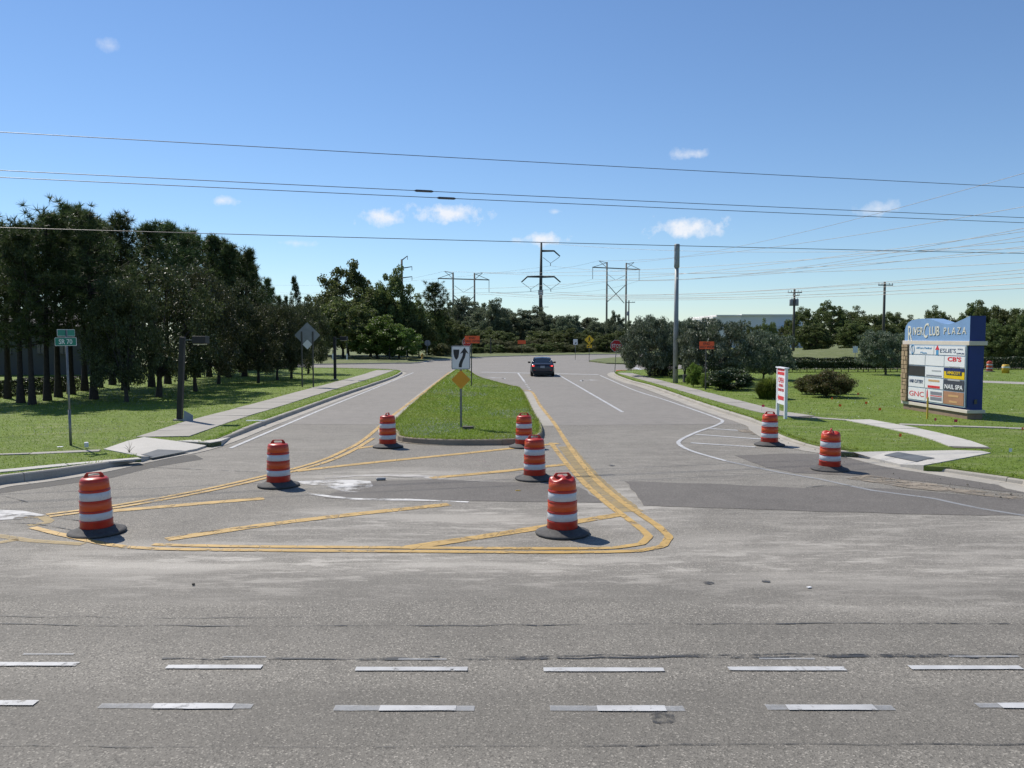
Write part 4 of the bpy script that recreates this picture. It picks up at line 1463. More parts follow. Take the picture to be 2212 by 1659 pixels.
# ------------------------------------------------------------------ signs
def rrect(w, h, r, n=5):
    pts = []
    for cx, cy, a0 in ((w / 2 - r, h / 2 - r, 0), (-w / 2 + r, h / 2 - r, 90), (-w / 2 + r, -h / 2 + r, 180), (w / 2 - r, -h / 2 + r, 270)):
        for k in range(n):
            a = math.radians(a0 + 90 * k / (n - 1))
            pts.append((cx + r * math.cos(a), cy + r * math.sin(a)))
    return pts


def diamond(s, r=.04):
    c = rrect(s, s, r)
    q = math.sqrt(.5)
    return [((x - y) * q, (x + y) * q) for x, y in c]


def octagon(w):
    R = w / 2 / math.cos(math.pi / 8)
    return [(R * math.cos(math.pi / 8 + k * math.pi / 4), R * math.sin(math.pi / 8 + k * math.pi / 4)) for k in range(8)]


def plate(name, poly, mat, parent, c, t=.006, ax=AX, an=AN):
    mb = MB().prism(poly, c, ax, AY, an, t)
    # keep the faces pointing outwards whatever the handedness
    o = mb.obj(name, mat, parent)
    bm = bmesh.new()
    bm.from_mesh(o.data)
    bmesh.ops.recalc_face_normals(bm, faces=bm.faces)
    bm.to_mesh(o.data)
    bm.free()
    return o


def post(parent, h, r=.03, mat='galv', x=0, y=0, z0=-.1, square=False):
    mb = MB()
    if square:
        mb.box((x, y, (h + z0) / 2), (r * 2, r * 2, h - z0))
    else:
        mb.tube([(x, y, z0), (x, y, h)], r, 8)
    return mb.obj('post', mat, parent, not square)


def sgn(name, px, py, label, rz=0.0, z=LZ, cat='sign', group=None, d=None):
    if d is None:
        x, y = G(px, py, z)
    else:
        x, y = XD(px, d), d
    o = empty(name, (x, y, z), rz, label, cat, group)
    return o, y


def zl(py, d, z=LZ):
    return ZT(py, d) - z


# keep right sign with the amber diamond under it
s, d = sgn('keep_right_sign', 996, 925, 'white keep right sign with amber diamond on one post in the median')
k = d / FPX
w, h = 40.5 * k, 51 * k
zc = zl(772.5, d)
# u-channel post
mb = MB()
mb.box((0, .008, zl(750, d) / 2 - .05), (.036, .006, zl(750, d) + .1))
mb.box((-.030, .018, zl(750, d) / 2 - .05), (.006, .026, zl(750, d) + .1), None)
mb.box((.030, .018, zl(750, d) / 2 - .05), (.006, .026, zl(750, d) + .1))
mb.box((-.024, .008, zl(750, d) / 2 - .05), (.012, .006, zl(750, d) + .1))
mb.box((.024, .008, zl(750, d) / 2 - .05), (.012, .006, zl(750, d) + .1))
mb.obj('post', 'galv', s)
p = plate('sign_panel', rrect(w, h, .045), 'sign_white', s, (0, -.002, zc))
# thin black border
ro, ri = rrect(w - .02, h - .02, .04), rrect(w - .045, h - .045, .032)
mb = MB()
nn = len(ro)
mb.add([(x, -.0105, zc + y) for x, y in ro] + [(x, -.0105, zc + y) for x, y in ri], [(i, (i + 1) % nn, nn + (i + 1) % nn, nn + i) for i in range(nn)])
mb.obj('border', 'sign_black', p)
isl_pts = [(-.40, .34), (-.08, .34), (-.09, .18), (-.13, .02), (-.19, -.06), (-.24, -.09), (-.29, -.06), (-.35, .04), (-.39, .18)]
plate('island_symbol', [(a * w, b * h) for a, b in isl_pts], 'sign_black', p, (0, -.0085, zc), .002)
arr = [(-.11, -.41), (.05, -.41), (.065, -.28), (.13, -.13), (.22, .01), (.27, .18), (.27, .22), (.42, .16), (.20, .43), (-.04, .16), (.11, .21), (.10, .10), (.04, -.02), (-.05, -.15), (-.11, -.30)]
plate('arrow_symbol', [(a * w, b * h) for a, b in arr], 'sign_black', p, (0, -.0085, zc), .002)
for yy in (.44, -.42):
    MB().tube([(0, -.008, zc + yy * h), (0, -.014, zc + yy * h)], .008, 8).obj('bolt', 'galv', p)
plate('object_marker', diamond(29.5 * k), 'sign_amber', s, (0, -.002, zl(820, d)))
# small dark flat block at its foot
x, y = G(1011, 927, .15)
o = MB().box((0, 0, .05), (.34, .22, .13)).obj('dark_block', 'joint', None, bevel=.01)
o.location = (x, y, LZ)
tag(o, 'small dark flat block in the median grass', 'marker')

# end road work signs
for px, py, x0, x1, y0, y1, lab, tl in ((1018.5, 835, 1004.5, 1036.5, 725.5, 741.5, 'orange end road work sign on dark post in the median', 0), (1524, 842, 1509, 1541, 737.7, 754, 'orange end road work sign in front of the silver buttonwood', 0)):
    s, d = sgn('road_work_sign', px, py, lab)
    k = d / FPX
    post(s, zl(y0, d), .03, 'dark_post', square=True)
    zc = zl((y0 + y1) / 2, d)
    p = plate('sign_panel', rrect((x1 - x0) * k, (y1 - y0) * k, .03), 'sign_orange', s, (((x0 + x1) / 2 - px) * k, -.034, zc))
    for i, tx in enumerate(('END', 'ROAD WORK')):
        text_mesh(tx, 'lettering', 'sign_black', p, (((x0 + x1) / 2 - px) * k, -.041, zc + (.09 if i == 0 else -.09)), AX, AY, AN, height=.13, bold=.01, out=.003)


def stop_sign(px, py, zc_py, w, label, back=False, tilt=0, d=None):
    s, d = sgn('stop_sign', px, py, label, z=LZ, d=d, rz=math.pi if back else 0)
    zc = zl(zc_py, d)
    post(s, zc + w * .4, .028, 'galv')
    plate('sign_edge', octagon(w), 'sign_white' if not back else 'sign_back', s, (0, -.030, zc), .003)
    p = plate('sign_panel', octagon(w * .94), 'sign_red', s, (0, -.0335, zc), .003)
    text_mesh('STOP', 'lettering', 'sign_white', p, (0, -.037, zc), AX, AY, AN, width=w * .78, height=w * .32, bold=.015, out=.003)
    s.rotation_euler.y = math.radians(tilt)
    return s


stop_sign(1328, 805, 747, .93, 'red stop sign at the corner of the sidewalk by the crosswalk', tilt=3)
stop_sign(1009, 0, 739, .76, 'red stop sign partly hidden behind the orange sign on the median', d=66)
stop_sign(921, 0, 741, .76, 'stop sign seen from its pale back beside the yellow hydrant', True, -4, d=106)

# street name sign
s, d = sgn('street_name_sign', 153, 962, 'green street name blades on a steel post reading a state road number')
k = d / FPX
top = zl(713, d, LZ)
mb = MB()
mb.tube([(0, 0, -.1), (0, 0, top)], .028, 8).obj('post', 'galv', s, True)
MB().tube([(0, 0, .0), (0, 0, .95)], .036, 8).obj('post_sleeve', 'galv', s, True)
zc = zl(738, d)
p = plate('name_blade', rrect(47 * k, 18 * k, .02), 'sign_white', s, (-.0, -.036, zc), .004)
plate('blade_face', rrect(45 * k, 16 * k, .015), 'sign_green', p, (0, -.041, zc), .002)
text_mesh('SR 70', 'lettering', 'sign_white', p, (-.0, -.044, zc), AX, AY, AN, width=29 * k, height=10.5 * k, bold=.012, out=.002)
mb = MB()
zc2 = zl(719, d)
q = plate('name_blade', rrect(.62, 15 * k, .02), 'sign_white', s, (0, 0, zc2), .004, ax=Vector((.22, .975, 0)), an=Vector((-.975, .22, 0)))
plate('blade_face', rrect(.60, 13 * k, .015), 'sign_green', q, (-.005, 0, zc2), .002, ax=Vector((.22, .975, 0)), an=Vector((-.975, .22, 0)))
plate('blade_face', rrect(.60, 13 * k, .015), 'sign_green', q, (.0005, 0, zc2), .002, ax=Vector((.22, .975, 0)), an=Vector((.975, -.22, 0)))
s.rotation_euler.y = math.radians(-.6)

# big diamond seen from behind
s, d = sgn('diamond_sign', 665, 836, 'large diamond sign seen from its grey back on two dark posts')
k = d / FPX
for sx in (-12, 12):
    post(s, zl(716, d), .035, 'dark_post', x=sx * k, square=True)
zc = zl(724, d)
plate('sign_panel', diamond(56 * k / math.sqrt(2), .06), 'sign_back', s, (0, .05, zc), .005)
plate('small_panel', diamond(21 * k / math.sqrt(2), .03), 'sign_white', s, (0, .035, zl(744, d)), .005)
# small diamond with plaque, seen from behind
s, d = sgn('diamond_sign', 878, 0, 'small diamond sign with square plaque seen from its back past the crossroad', d=99)
k = d / FPX
post(s, zl(731, d), .03, 'galv')
plate('sign_panel', diamond(20 * k / math.sqrt(2)), 'sign_back', s, (0, .04, zl(740, d)), .005)
plate('plaque', rrect(11 * k, 6.5 * k, .02), 'sign_back', s, (0, .04, zl(752, d)), .005)
# pedestrian sign and white sign
s, d = sgn('pedestrian_sign', 1273, 0, 'yellow diamond pedestrian sign with arrow plaque on the traffic island', d=97)
k = d / FPX
post(s, zl(725, d), .03, 'galv')
p = plate('sign_panel', diamond(21 * k / math.sqrt(2)), 'sign_yellow', s, (0, -.036, zl(734, d)))
zc = zl(734, d)
fig = MB()
fig.lathe([(0, -.06), (.05, -.035), (.06, 0), (.05, .035), (0, .06)], 8, (0.02, -.045, zc + .24))
fig.tube([(.02, -.045, zc + .18), (0, -.045, zc - .04)], .06, 6)
fig.tube([(0, -.045, zc - .04), (.12, -.045, zc - .16), (.14, -.045, zc - .30)], .035, 6)
fig.tube([(0, -.045, zc - .04), (-.06, -.045, zc - .16), (-.17, -.045, zc - .28)], .035, 6)
fig.tube([(.02, -.045, zc + .14), (.15, -.045, zc + .05)], .025, 6)
fig.tube([(.02, -.045, zc + .14), (-.12, -.045, zc + .03)], .025, 6)
fig.obj('walker_symbol', 'sign_black', p)
q = plate('plaque', rrect(11 * k, 7 * k, .02), 'sign_yellow', s, (0, -.036, zl(748, d)))
zc = zl(748, d)
plate('arrow_symbol', [(-.2, -.12), (-.2, .06), (-.14, 0), (.12, .12), (.2, .06), (-.06, -.06), (-.02, -.12)], 'sign_black', q, (0, -.044, zc), .003)
s, d = sgn('road_sign', 1243, 0, 'small white rectangular sign at the tip of the traffic island', d=106)
k = d / FPX
post(s, zl(733, d), .028, 'galv')
p = plate('sign_panel', rrect(9.5 * k, 12 * k, .03), 'sign_white', s, (0, -.034, zl(738.6, d)))
plate('symbol', [(-.12, -.2), (.05, -.2), (.12, .02), (.0, .0), (-.12, -.1)], 'sign_black', p, (0.04, -.042, zl(739.5, d)), .003)
s, d = sgn('road_sign', 2407, 0, 'small white rectangular sign behind the trimmed hedge', d=70)
s.location.x = XD(1848, 70)
post(s, zl(747, 70), .028, 'galv')
plate('sign_panel', rrect(.42, .56, .03), 'sign_white', s, (0, -.034, zl(755, 70)))
# thin white-tipped markers on the verge past the crossroad
for px, d, t in ((718.5, 97, 755), (749, 97, 740)):
    s = empty('marker_post', (XD(px, d), d, .2), 0, 'white tipped utility marker post on the verge by the clump', 'marker post', 'white marker posts')
    MB().tube([(0, 0, -.1), (0, 0, ZT(t, d) - .2)], .05, 6).obj('post', 'dark_post', s)
    MB().tube([(0, 0, .1), (0, 0, ZT(764, d) - .2)], .09, 6).obj('sleeve', 'litter', s)
s = empty('wooden_post', (XD(1060, 131), 131, .25), 0, 'lone dark wooden post in the scrub', 'post')
MB().tube([(0, 0, -.2), (0, 0, ZT(729, 131) - .25)], [.11, .09], 7).obj('post', 'pole_dark', s)
# faint reddish sign lost in the scrub
s = empty('rusty_sign', (XD(1127, 132), 132, .25), 0, 'faded red rectangle sign half lost in the scrub', 'sign')
post(s, ZT(735, 132) - .25, .04, 'dark_post')
plate('sign_panel', rrect(1.3, .6, .03), 'sign_orange', s, (0, -.05, ZT(739, 132) - .25))


# ------------------------------------------------------------------ path lights
def lamp(px, py, label, lean, d=None, rz=0):
    x, y = G(px, py, LZ) if d is None else (XD(px, d), d)
    s = empty('path_light', (x, y, LZ if y < 80 else .25), rz, label, 'lamp post', 'dark path lights')
    H = 2.88
    R = Matrix.Rotation(math.radians(lean), 3, 'Y')
    MB().box(R @ Vector((0, 0, H / 2)), (.17, .17, H), R).obj('post', 'lamp_metal', s, bevel=.008)
    MB().box((0, 0, .02), (.34, .34, .06)).obj('base_plate', 'concrete', s)
    t = R @ Vector((0, 0, H))
    MB().box(t + Vector((.26, 0, -.10)), (.40, .03, .025)).obj('arm', 'galv', s)
    hd = MB().box(t + Vector((.62, 0, -.10)), (.46, .40, .26)).obj('lamp_head', 'lamp_metal', s, bevel=.012)
    MB().box(t + Vector((.60, 0, -.248)), (.36, .32, .035)).obj('lens', 'lens', hd)


lamp(388, 908, 'dark square path light leaning beside the street name sign walk', 3.4)
lamp(724, 820, 'dark square path light beside the big diamond sign', 0)
lamp(841, 0, 'dark square path light on the verge past the crossroad', 0, d=99)

# tall slim telecom pole
x, y = G(1459, 827, LZ)
s = empty('tall_pole', (x, y, LZ), 0, 'tall grey monopole with a wider cylinder on top by the sidewalk', 'pole')
H = ZT(577, y) - LZ
MB().tube([(0, 0, -.2), (0, 0, H * .5), (0, 0, H)], [.165, .145, .125], 14).obj('shaft', 'pole_grey', s, True)
Ht = ZT(527, y) - LZ
a = MB().lathe([(.0, H - .06), (.125, H - .06), (.172, H), (.172, H + .42), (.168, H + .43), (.172, H + .45), (.172, H + .95), (.168, H + .96), (.172, H + .98), (.172, Ht - .03), (.13, Ht), (0, Ht)], 18).obj('antenna_canister', 'pole_grey', s, True)
MB().box((.0, -.165, .95), (.10, .03, .16)).obj('hand_hole', 'lamp_metal', s)
MB().box((0, -.16, H - .7), (.09, .02, .12)).obj('tag_plate', 'sign_white', s)
x, y = G(1480, 826, LZ)
s = empty('utility_pedestal', (x, y, LZ), .2, 'dark green utility pedestal next to the tall grey pole', 'utility box')
MB().box((0, 0, .21), (.26, .24, .46)).obj('cabinet', 'pole_weather', s, bevel=.02)
MB().box((0, 0, .455), (.30, .28, .05)).obj('lid', 'dark_post', s, bevel=.012)

# hydrant
s = empty('fire_hydrant', (XD(912, 103), 103, .22), .3, 'yellow fire hydrant on the verge past the crossroad', 'hydrant')
MB().lathe([(.0, 0), (.17, 0), (.17, .05), (.12, .07), (.12, .5), (.15, .52), (.15, .56), (.12, .60), (.08, .70), (0, .74)], 12).obj('barrel', 'hydrant', s, True)
for sx in (-1, 1):
    MB().tube([(0, 0, .42), (sx * .2, 0, .42)], .055, 8).obj('nozzle', 'hydrant', s)
MB().tube([(0, 0, .38), (0, -.2, .38)], .075, 8).obj('nozzle', 'hydrant', s)
# yellow bollard box by far drum
x, y = G(2172, 806, LZ)
s = empty('bollard', (x, y, LZ), 0, 'stubby yellow bollard at the driveway behind the plaza sign', 'bollard')
MB().lathe([(0, 0), (.27, 0), (.27, .62), (.22, .68), (0, .69)], 14).obj('sleeve', 'stake', s, True)
MB().lathe([(.275, .42), (.278, .43), (.278, .52), (.275, .53)], 14).obj('band', 'sign_white', s, True)

# ------------------------------------------------------------------ open sign
x, y = G(1697, 905, LZ)
s = empty('open_sign', (x + .05, y + .6, LZ), math.radians(-4), 'narrow white wooden board sign reading open beside a drum', 'sign')
Hs = ZT(797, y) - LZ
for yy in (-.55, .55):
    MB().box((0, yy, Hs / 2 - .1), (.10, .10, Hs + .2)).obj('post', 'white_wood', s, bevel=.004)
MB().box((0, 0, Hs * .635), (.07, 1.0, Hs * .73)).obj('board', 'white_wood', s)
MB().box((0, 0, Hs + .02), (.16, 1.26, .04)).obj('cap', 'white_wood', s)
fx, fy, fn = Vector((0, -1, 0)), Vector((0, 0, 1)), Vector((-1, 0, 0))
b0 = Hs * .635
f = MB().box((-.037, 0, b0 + .46), (.006, .96, .11)).obj('red_stripe', 'ink_red', s)
text_mesh('PLAZA SHOPS', 'lettering', 'white_wood', f, (-.041, 0, b0 + .46), fx, fy, fn, width=.8, height=.07) if False else None
MB().box((-.037, 0, b0 + .60), (.006, .96, .10)).obj('red_stripe', 'ink_red', s)
text_mesh('OPEN', 'lettering', 'ink_red', s, (-.036, 0, b0 + .22), fx, fy, fn, width=.74, height=.19, bold=.01)
text_mesh('DURING', 'lettering', 'ink_red', s, (-.036, 0, b0 + .03), fx, fy, fn, width=.62, height=.10, bold=.01)
text_mesh('CONSTRUCTION', 'lettering', 'ink_red', s, (-.036, 0, b0 - .13), fx, fy, fn, width=.82, height=.10, bold=.01)
plate('red_arrow', [(-.42, 0), (-.25, .13), (-.25, .07), (.42, .07), (.42, -.07), (-.25, -.07), (-.25, -.13)], 'ink_red', s, (-.036, 0, b0 - .42), .004, ax=fx, an=fn)

# ------------------------------------------------------------------ plaza monument sign
xr, yr = G(2089, 906, LZ)
SL, ST = 4.3, .56
s = empty('plaza_sign', (xr, yr, LZ), math.radians(2.5), 'blue and white shopping plaza monument sign with stone edge and tenant panels', 'sign')


def mz(py):           # height on the near edge of the sign
    return ZT(py, yr) - LZ


zb, z1, z2, zt = mz(893), mz(886), mz(746), mz(685)
zb1 = mz(893)
MB().box((ST / 2, SL / 2, zb / 2 - .1), (ST - .02, SL - .02, zb + .2)).obj('base', 'brick', s)
MB().box((ST / 2, SL / 2, zb + .06), (ST + .10, SL + .14, .12)).obj('ledge', 'cream', s, bevel=.01)
core0 = zb + .12
zl2 = mz(741.5)
MB().box((ST / 2, SL / 2, (core0 + zl2) / 2 - .03), (ST - .04, SL - .04, zl2 - core0 - .06)).obj('body', 'plaza_navy', s)
MB().box((ST / 2, SL / 2, zl2), (ST + .10, SL + .14, .15)).obj('ledge', 'cream', s, bevel=.01)
# crest with wavy top
cz = zl2 + .075
tp = mz(684)
cr = [(0, cz), (SL - .02, cz)]
wave = [(1.0, tp - .42), (.985, tp - .27), (.95, tp - .14), (.89, tp - .05), (.80, tp - .01), (.70, tp), (.60, tp - .02), (.50, tp - .10), (.40, tp - .20), (.30, tp - .24), (.20, tp - .19), (.10, tp - .08), (.0, tp + .03)]
poly = [(0.0, cz), (SL, cz)] + [(a * SL, z) for a, z in wave]
mb = MB().prism(poly, (0, 0, 0), (0, 1, 0), (0, 0, 1), (1, 0, 0), ST)
o = mb.obj('crest', 'plaza_blue', s)
o.data.materials.append(M['plaza_navy'])
bm = bmesh.new()
bm.from_mesh(o.data)
bmesh.ops.recalc_face_normals(bm, faces=bm.faces)
for f_ in bm.faces:
    if f_.normal.y < -.9:
        f_.material_index = 1
bm.to_mesh(o.data)
bm.free()
# lettering on the crest (read from the road side: +right is -Y)
ax, an = Vector((0, -1, 0)), Vector((-1, 0, 0))


def onface(u, z, off=0.0):      # u measured from the far end towards the near end
    return Vector((-off, SL - u, z))


zt_ = mz(714)
text_mesh('R', 'lettering', 'ink_cream', s, onface(.42, zt_ - .10), ax, AY, an, width=.34, height=.62, shear=-.1, out=.012)
text_mesh('IVER', 'lettering', 'ink_cream', s, onface(.98, zt_), ax, AY, an, width=.72, height=.30, bold=.0, out=.012)
text_mesh('C', 'lettering', 'ink_cream', s, onface(1.56, zt_ + .02), ax, AY, an, width=.34, height=.56, shear=.25, out=.012)
text_mesh('LUB', 'lettering', 'ink_cream', s, onface(2.12, zt_), ax, AY, an, width=.66, height=.34, bold=.008, out=.012)
text_mesh('P L A Z A', 'lettering', 'ink_cream', s, onface(3.42, zt_), ax, AY, an, width=1.36, height=.24, bold=.0, out=.012)
# stone pilaster at the far end of the road face
zbot, ztop = core0 + .002, zl2 - .077
r5 = np.random.default_rng(8)
pil = MB().box((-.03, SL - .22, (zbot + ztop) / 2), (.10, .44, ztop - zbot)).obj('pilaster', 'brick', s)
zz = zbot
while zz < ztop - .03:
    hh = min(r5.uniform(.12, .22), ztop - zz)
    u = 0.0
    while u < .43:
        ww = min(r5.uniform(.14, .28), .44 - u)
        dd = r5.uniform(.03, .06)
        MB().box((-.08 - dd / 2, SL - u - ww / 2, zz + hh / 2), (dd, ww - .02, hh - .02)).obj('stone', 'stone', pil, bevel=.01)
        u += ww
    zz += hh
# tenant panels
u0, u1 = .48, SL - .12
pz0, pz1 = core0 + .10, ztop - .02
fr = MB().box((-.02, SL - (u0 + u1) / 2, (pz0 + pz1) / 2), (.06, u1 - u0 + .06, pz1 - pz0 + .06)).obj('panel_frame', 'panel_frame', s)
UW = u1 - u0
HH = pz1 - pz0
rows_ = [1.0, .835, .645, .45, .255, .0 + .02]
rows_ = [1.0, .83, .635, .435, .235, .0]


def cell(a, b, r, mat, name='tenant_panel'):
    ua, ub = u0 + a * UW + .02, u0 + b * UW - .02
    za, zb_ = pz0 + rows_[r + 1] * HH + .02, pz0 + rows_[r] * HH - .02
    o = MB().box((-.055, SL - (ua + ub) / 2, (za + zb_) / 2), (.02, ub - ua, zb_ - za)).obj(name, mat, s)
    return o, (ua + ub) / 2, (za + zb_) / 2, ub - ua, zb_ - za


def ink(t, mat, par, u, z, w, h, **kw):
    text_mesh(t, 'lettering', mat, par, onface(u, z, .066), ax, AY, an, width=w, height=h, **kw)


def bar(par, u, z, w, h, mat):
    MB().box((-.068, SL - u, z), (.006, w, h)).obj('colour_block', mat, par)


c, u, z, w, h = cell(0, .47, 0, 'panel')
ink('AllCare Medical', 'ink_blue', c, u + .18, z + .08, w * .62, h * .24)
ink('Plaza', 'ink_blue', c, u + .18, z - .10, w * .26, h * .22)
mb = MB()
mb.tube([onface(u - w * .36 + .13 * math.cos(a), z + .02 + .17 * math.sin(a), .066) for a in np.linspace(0, 6.283, 17)], .016, 5)
mb.tube([onface(u - w * .36, z + .16, .066), onface(u - w * .36, z - .2, .066)], .014, 5)
mb.obj('emblem', 'ink_blue', c)
c, u, z, w, h = cell(.47, 1, 0, 'panel')
plate('emblem', [(-.10, -.14), (.06, -.14), (.06, .06), (-.10, .06)], 'ink_blue', c, onface(u - w * .38, z - .02, .066), .004, ax=ax, an=an)
plate('emblem', [(-.16, .04), (.12, .04), (-.02, .22)], 'ink_red', c, onface(u - w * .38, z - .02, .067), .004, ax=ax, an=an)
ink("ESLIE'S", 'ink_navy', c, u - w * .04, z, w * .52, h * .48, shear=.1)
ink('POOL', 'ink_navy', c, u + w * .36, z + .06, w * .16, h * .16)
ink('SUPPLIES', 'ink_navy', c, u + w * .36, z - .09, w * .24, h * .16)
c, *_ = cell(0, .315, 1, 'panel')
c, *_ = cell(.315, .655, 1, 'panel')
c, u, z, w, h = cell(.655, 1, 1, 'panel')
ink("CB'S", 'ink_red', c, u, z + .09, w * .68, h * .44, bold=.03)
bar(c, u, z - .18, w * .5, .035, 'ink_grey')
c, *_ = cell(0, .315, 2, 'panel_dark')
c, u, z, w, h = cell(.315, .655, 2, 'panel')
bar(c, u + .15, z + .05, w * .5, .05, 'ink_grey')
bar(c, u, z - .14, w * .84, .05, 'panel_grey')
c, u, z, w, h = cell(.655, 1, 2, 'panel_yellow')
bar(c, u, z + h * .34, w, h * .32, 'panel_navy')
MB().box((-.070, SL - u, z + .02), (.010, w * .76, h * .42)).obj('colour_block', 'panel_black', c)
text_mesh('AMSCOT', 'lettering', 'panel_yellow', c, onface(u, z + .02, .076), ax, AY, an, width=w * .66, height=h * .27, bold=.025)
c, u, z, w, h = cell(0, .315, 3, 'panel')
ink('HAIR CUTTERY', 'ink_navy', c, u, z + .02, w * .86, h * .34, bold=.02)
c, u, z, w, h = cell(.315, .655, 3, 'panel')
ink('mandala', 'ink_tan', c, u, z + .09, w * .62, h * .24) if False else bar(c, u, z + .10, w * .6, .07, 'ink_tan')
bar(c, u, z - .13, w * .66, .09, 'ink_red')
c, u, z, w, h = cell(.655, 1, 3, 'panel_black')
bar(c, u, z + .19, w * .6, .06, 'ink_grey')
ink('NAIL SPA', 'panel', c, u, z - .06, w * .9, h * .42, bold=.02)
c, u, z, w, h = cell(0, .335, 4, 'panel')
ink('GNC', 'ink_red', c, u, z, w * .86, h * .42, bold=.0)
c, u, z, w, h = cell(.335, .655, 4, 'panel')
plate('emblem', [(-.05, -.16), (.05, -.16), (.04, .1), (0, .2), (-.04, .1)], 'ink_red', c, onface(u - w * .40, z + .03, .066), .004, ax=ax, an=an)
bar(c, u + w * .12, z + h * .22, w * .66, h * .26, 'panel_grey')
bar(c, u + w * .12, z - h * .22, w * .66, h * .26, 'panel_grey')
bar(c, u + w * .12, z, w * .66, .03, 'ink_red')
c, u, z, w, h = cell(.655, 1, 4, 'panel_brown')
bar(c, u, z + .08, w * .5, .07, 'ink_tan')
bar(c, u, z - .13, w * .4, .07, 'ink_tan')
MB().box((ST / 2, -.01, mz(868)), (.10, .02, .16)).obj('vent_cover', 'dark_post', s)
# yellow marker stake in front of it
x, y = G(2003, 905, LZ)
o = MB().tube([(0, 0, -.2), (0, 0, .74)], .03, 6)
o.tube([(0, 0, .74), (0, 0, .78)], [.03, .012], 6)
o = o.obj('marker_stake', 'stake', None)
o.location = (x, y, LZ)
tag(o, 'slim yellow pipeline marker stake in front of the plaza sign', 'marker stake')

# marker flags
for i, (px, py, mt, cl) in enumerate([(1645, 889, 'flag_pink', 'magenta'), (1811, 888, 'flag_orange', 'orange'), (1851, 861, 'flag_orange', 'orange'), (1868, 882, 'flag_orange', 'orange'), (1897, 897, 'flag_orange', 'orange'), (2018, 921, 'flag_pink', 'magenta'),
                                       (1941, 958, 'flag_orange', 'orange'), (2060, 924, 'flag_pink', 'magenta'), (2178, 993, 'flag_white', 'white'), (2206, 943, 'flag_orange', 'orange'), (1795, 872, 'flag_orange', 'orange')]):
    x, y = G(px, py, LZ)
    g = 'orange marking flags' if cl == 'orange' else 'magenta marking flags' if cl == 'magenta' else None
    s = empty('marking_flag', (x, y, LZ), RNG.random() * .8 - .4, 'small %s utility marking flag stuck in the plaza lawn' % cl, 'flag', g)
    s.scale = (.8, .8, .8)
    MB().tube([(0, 0, -.05), (.01, 0, .34)], .003, 4).obj('wire_stem', 'galv', s)
    MB().add([(.01, 0, .34), (.14, .02, .33), (.13, .03, .22), (.01, 0, .23), (.01, .004, .34), (.14, .024, .33), (.13, .034, .22), (.01, .004, .23)], [(0, 1, 2, 3), (7, 6, 5, 4), (0, 4, 5, 1), (3, 2, 6, 7), (1, 5, 6, 2)]).obj('flag', mt, s)


# ------------------------------------------------------------------ litter and little things
def slabby(name, px, py, dims, mat, label, cat, rz=0., tilt=0., z=LZ):
    x, y = G(px, py, z)
    o = MB().box((0, 0, dims[2] / 2), dims).obj(name, mat, None, bevel=min(dims) * .3)
    o.location = (x, y, z)
    o.rotation_euler = (tilt, 0, rz)
    tag(o, label, cat)
    return o


x, y = G(408, 911, LZ)
o = MB().add([(0, 0, .02), (.36, -.06, -.02), (.33, .02, .22), (.02, .06, .38), (0, .02, .02), (.36, -.04, -.02), (.33, .04, .22), (.02, .08, .38)], [(0, 1, 2, 3), (7, 6, 5, 4), (0, 4, 5, 1), (1, 5, 6, 2), (2, 6, 7, 3), (3, 7, 4, 0)]).obj('board_scrap', 'sign_back', None)
o.location = (x - .2, y, LZ)
tag(o, 'pale board leaning at the foot of the tilted path light', 'board')
o = slabby('plastic_strip', 552, 909.5, (.62, .10, .03), 'litter', 'white plastic strip lying on the narrow verge grass', 'litter', .05, z=LZ + .05)
slabby('paper_scrap', 130, 966, (.14, .08, .02), 'litter', 'white paper scrap in the lawn near the street name post', 'litter', .3, z=LZ + .05)
o = slabby('plastic_bag', 187, 966, (.10, .06, .14), 'flag_white', 'crumpled lilac plastic scrap beside the street name post', 'litter', .4, .3, z=LZ + .03)
slabby('plastic_bottle', 823, 1037, (.20, .07, .05), 'insul', 'crushed clear bottle on the hatched asphalt', 'bottle', .2, z=.008)
slabby('yellow_scrap', 1119, 1060, (.10, .025, .012), 'stake', 'little yellow scrap on the dark asphalt patch', 'litter', .1, z=.008)
slabby('paper_scrap', 1748, 1269, (.055, .035, .008), 'litter', 'tiny white paper scrap on the open highway asphalt', 'litter', .4, z=.008)
slabby('pebble', 418, 1264, (.035, .03, .025), 'joint', 'dark pebble lying on the dusty highway asphalt', 'stone', .5, z=.006)
slabby('orange_debris', 1342, 802, (.9, .3, .10), 'sign_orange', 'flat orange debris on the road behind the stop sign', 'debris', .5, z=.008)
# dry twig weed by the ramp
x, y = G(279, 978, LZ)
mb = MB()
for a, l in ((.3, .26), (-.5, .2), (1.1, .16), (-1.2, .14), (.0, .30)):
    mb.tube([(0, 0, 0), (math.sin(a) * l * .4, 0.02, l * .6), (math.sin(a) * l, .0, l)], [.006, .005, .002], 4)
o = mb.obj('dry_weed', 'twig', None)
o.location = (x, y, LZ)
tag(o, 'dry branching weed beside the kerb ramp', 'weed')
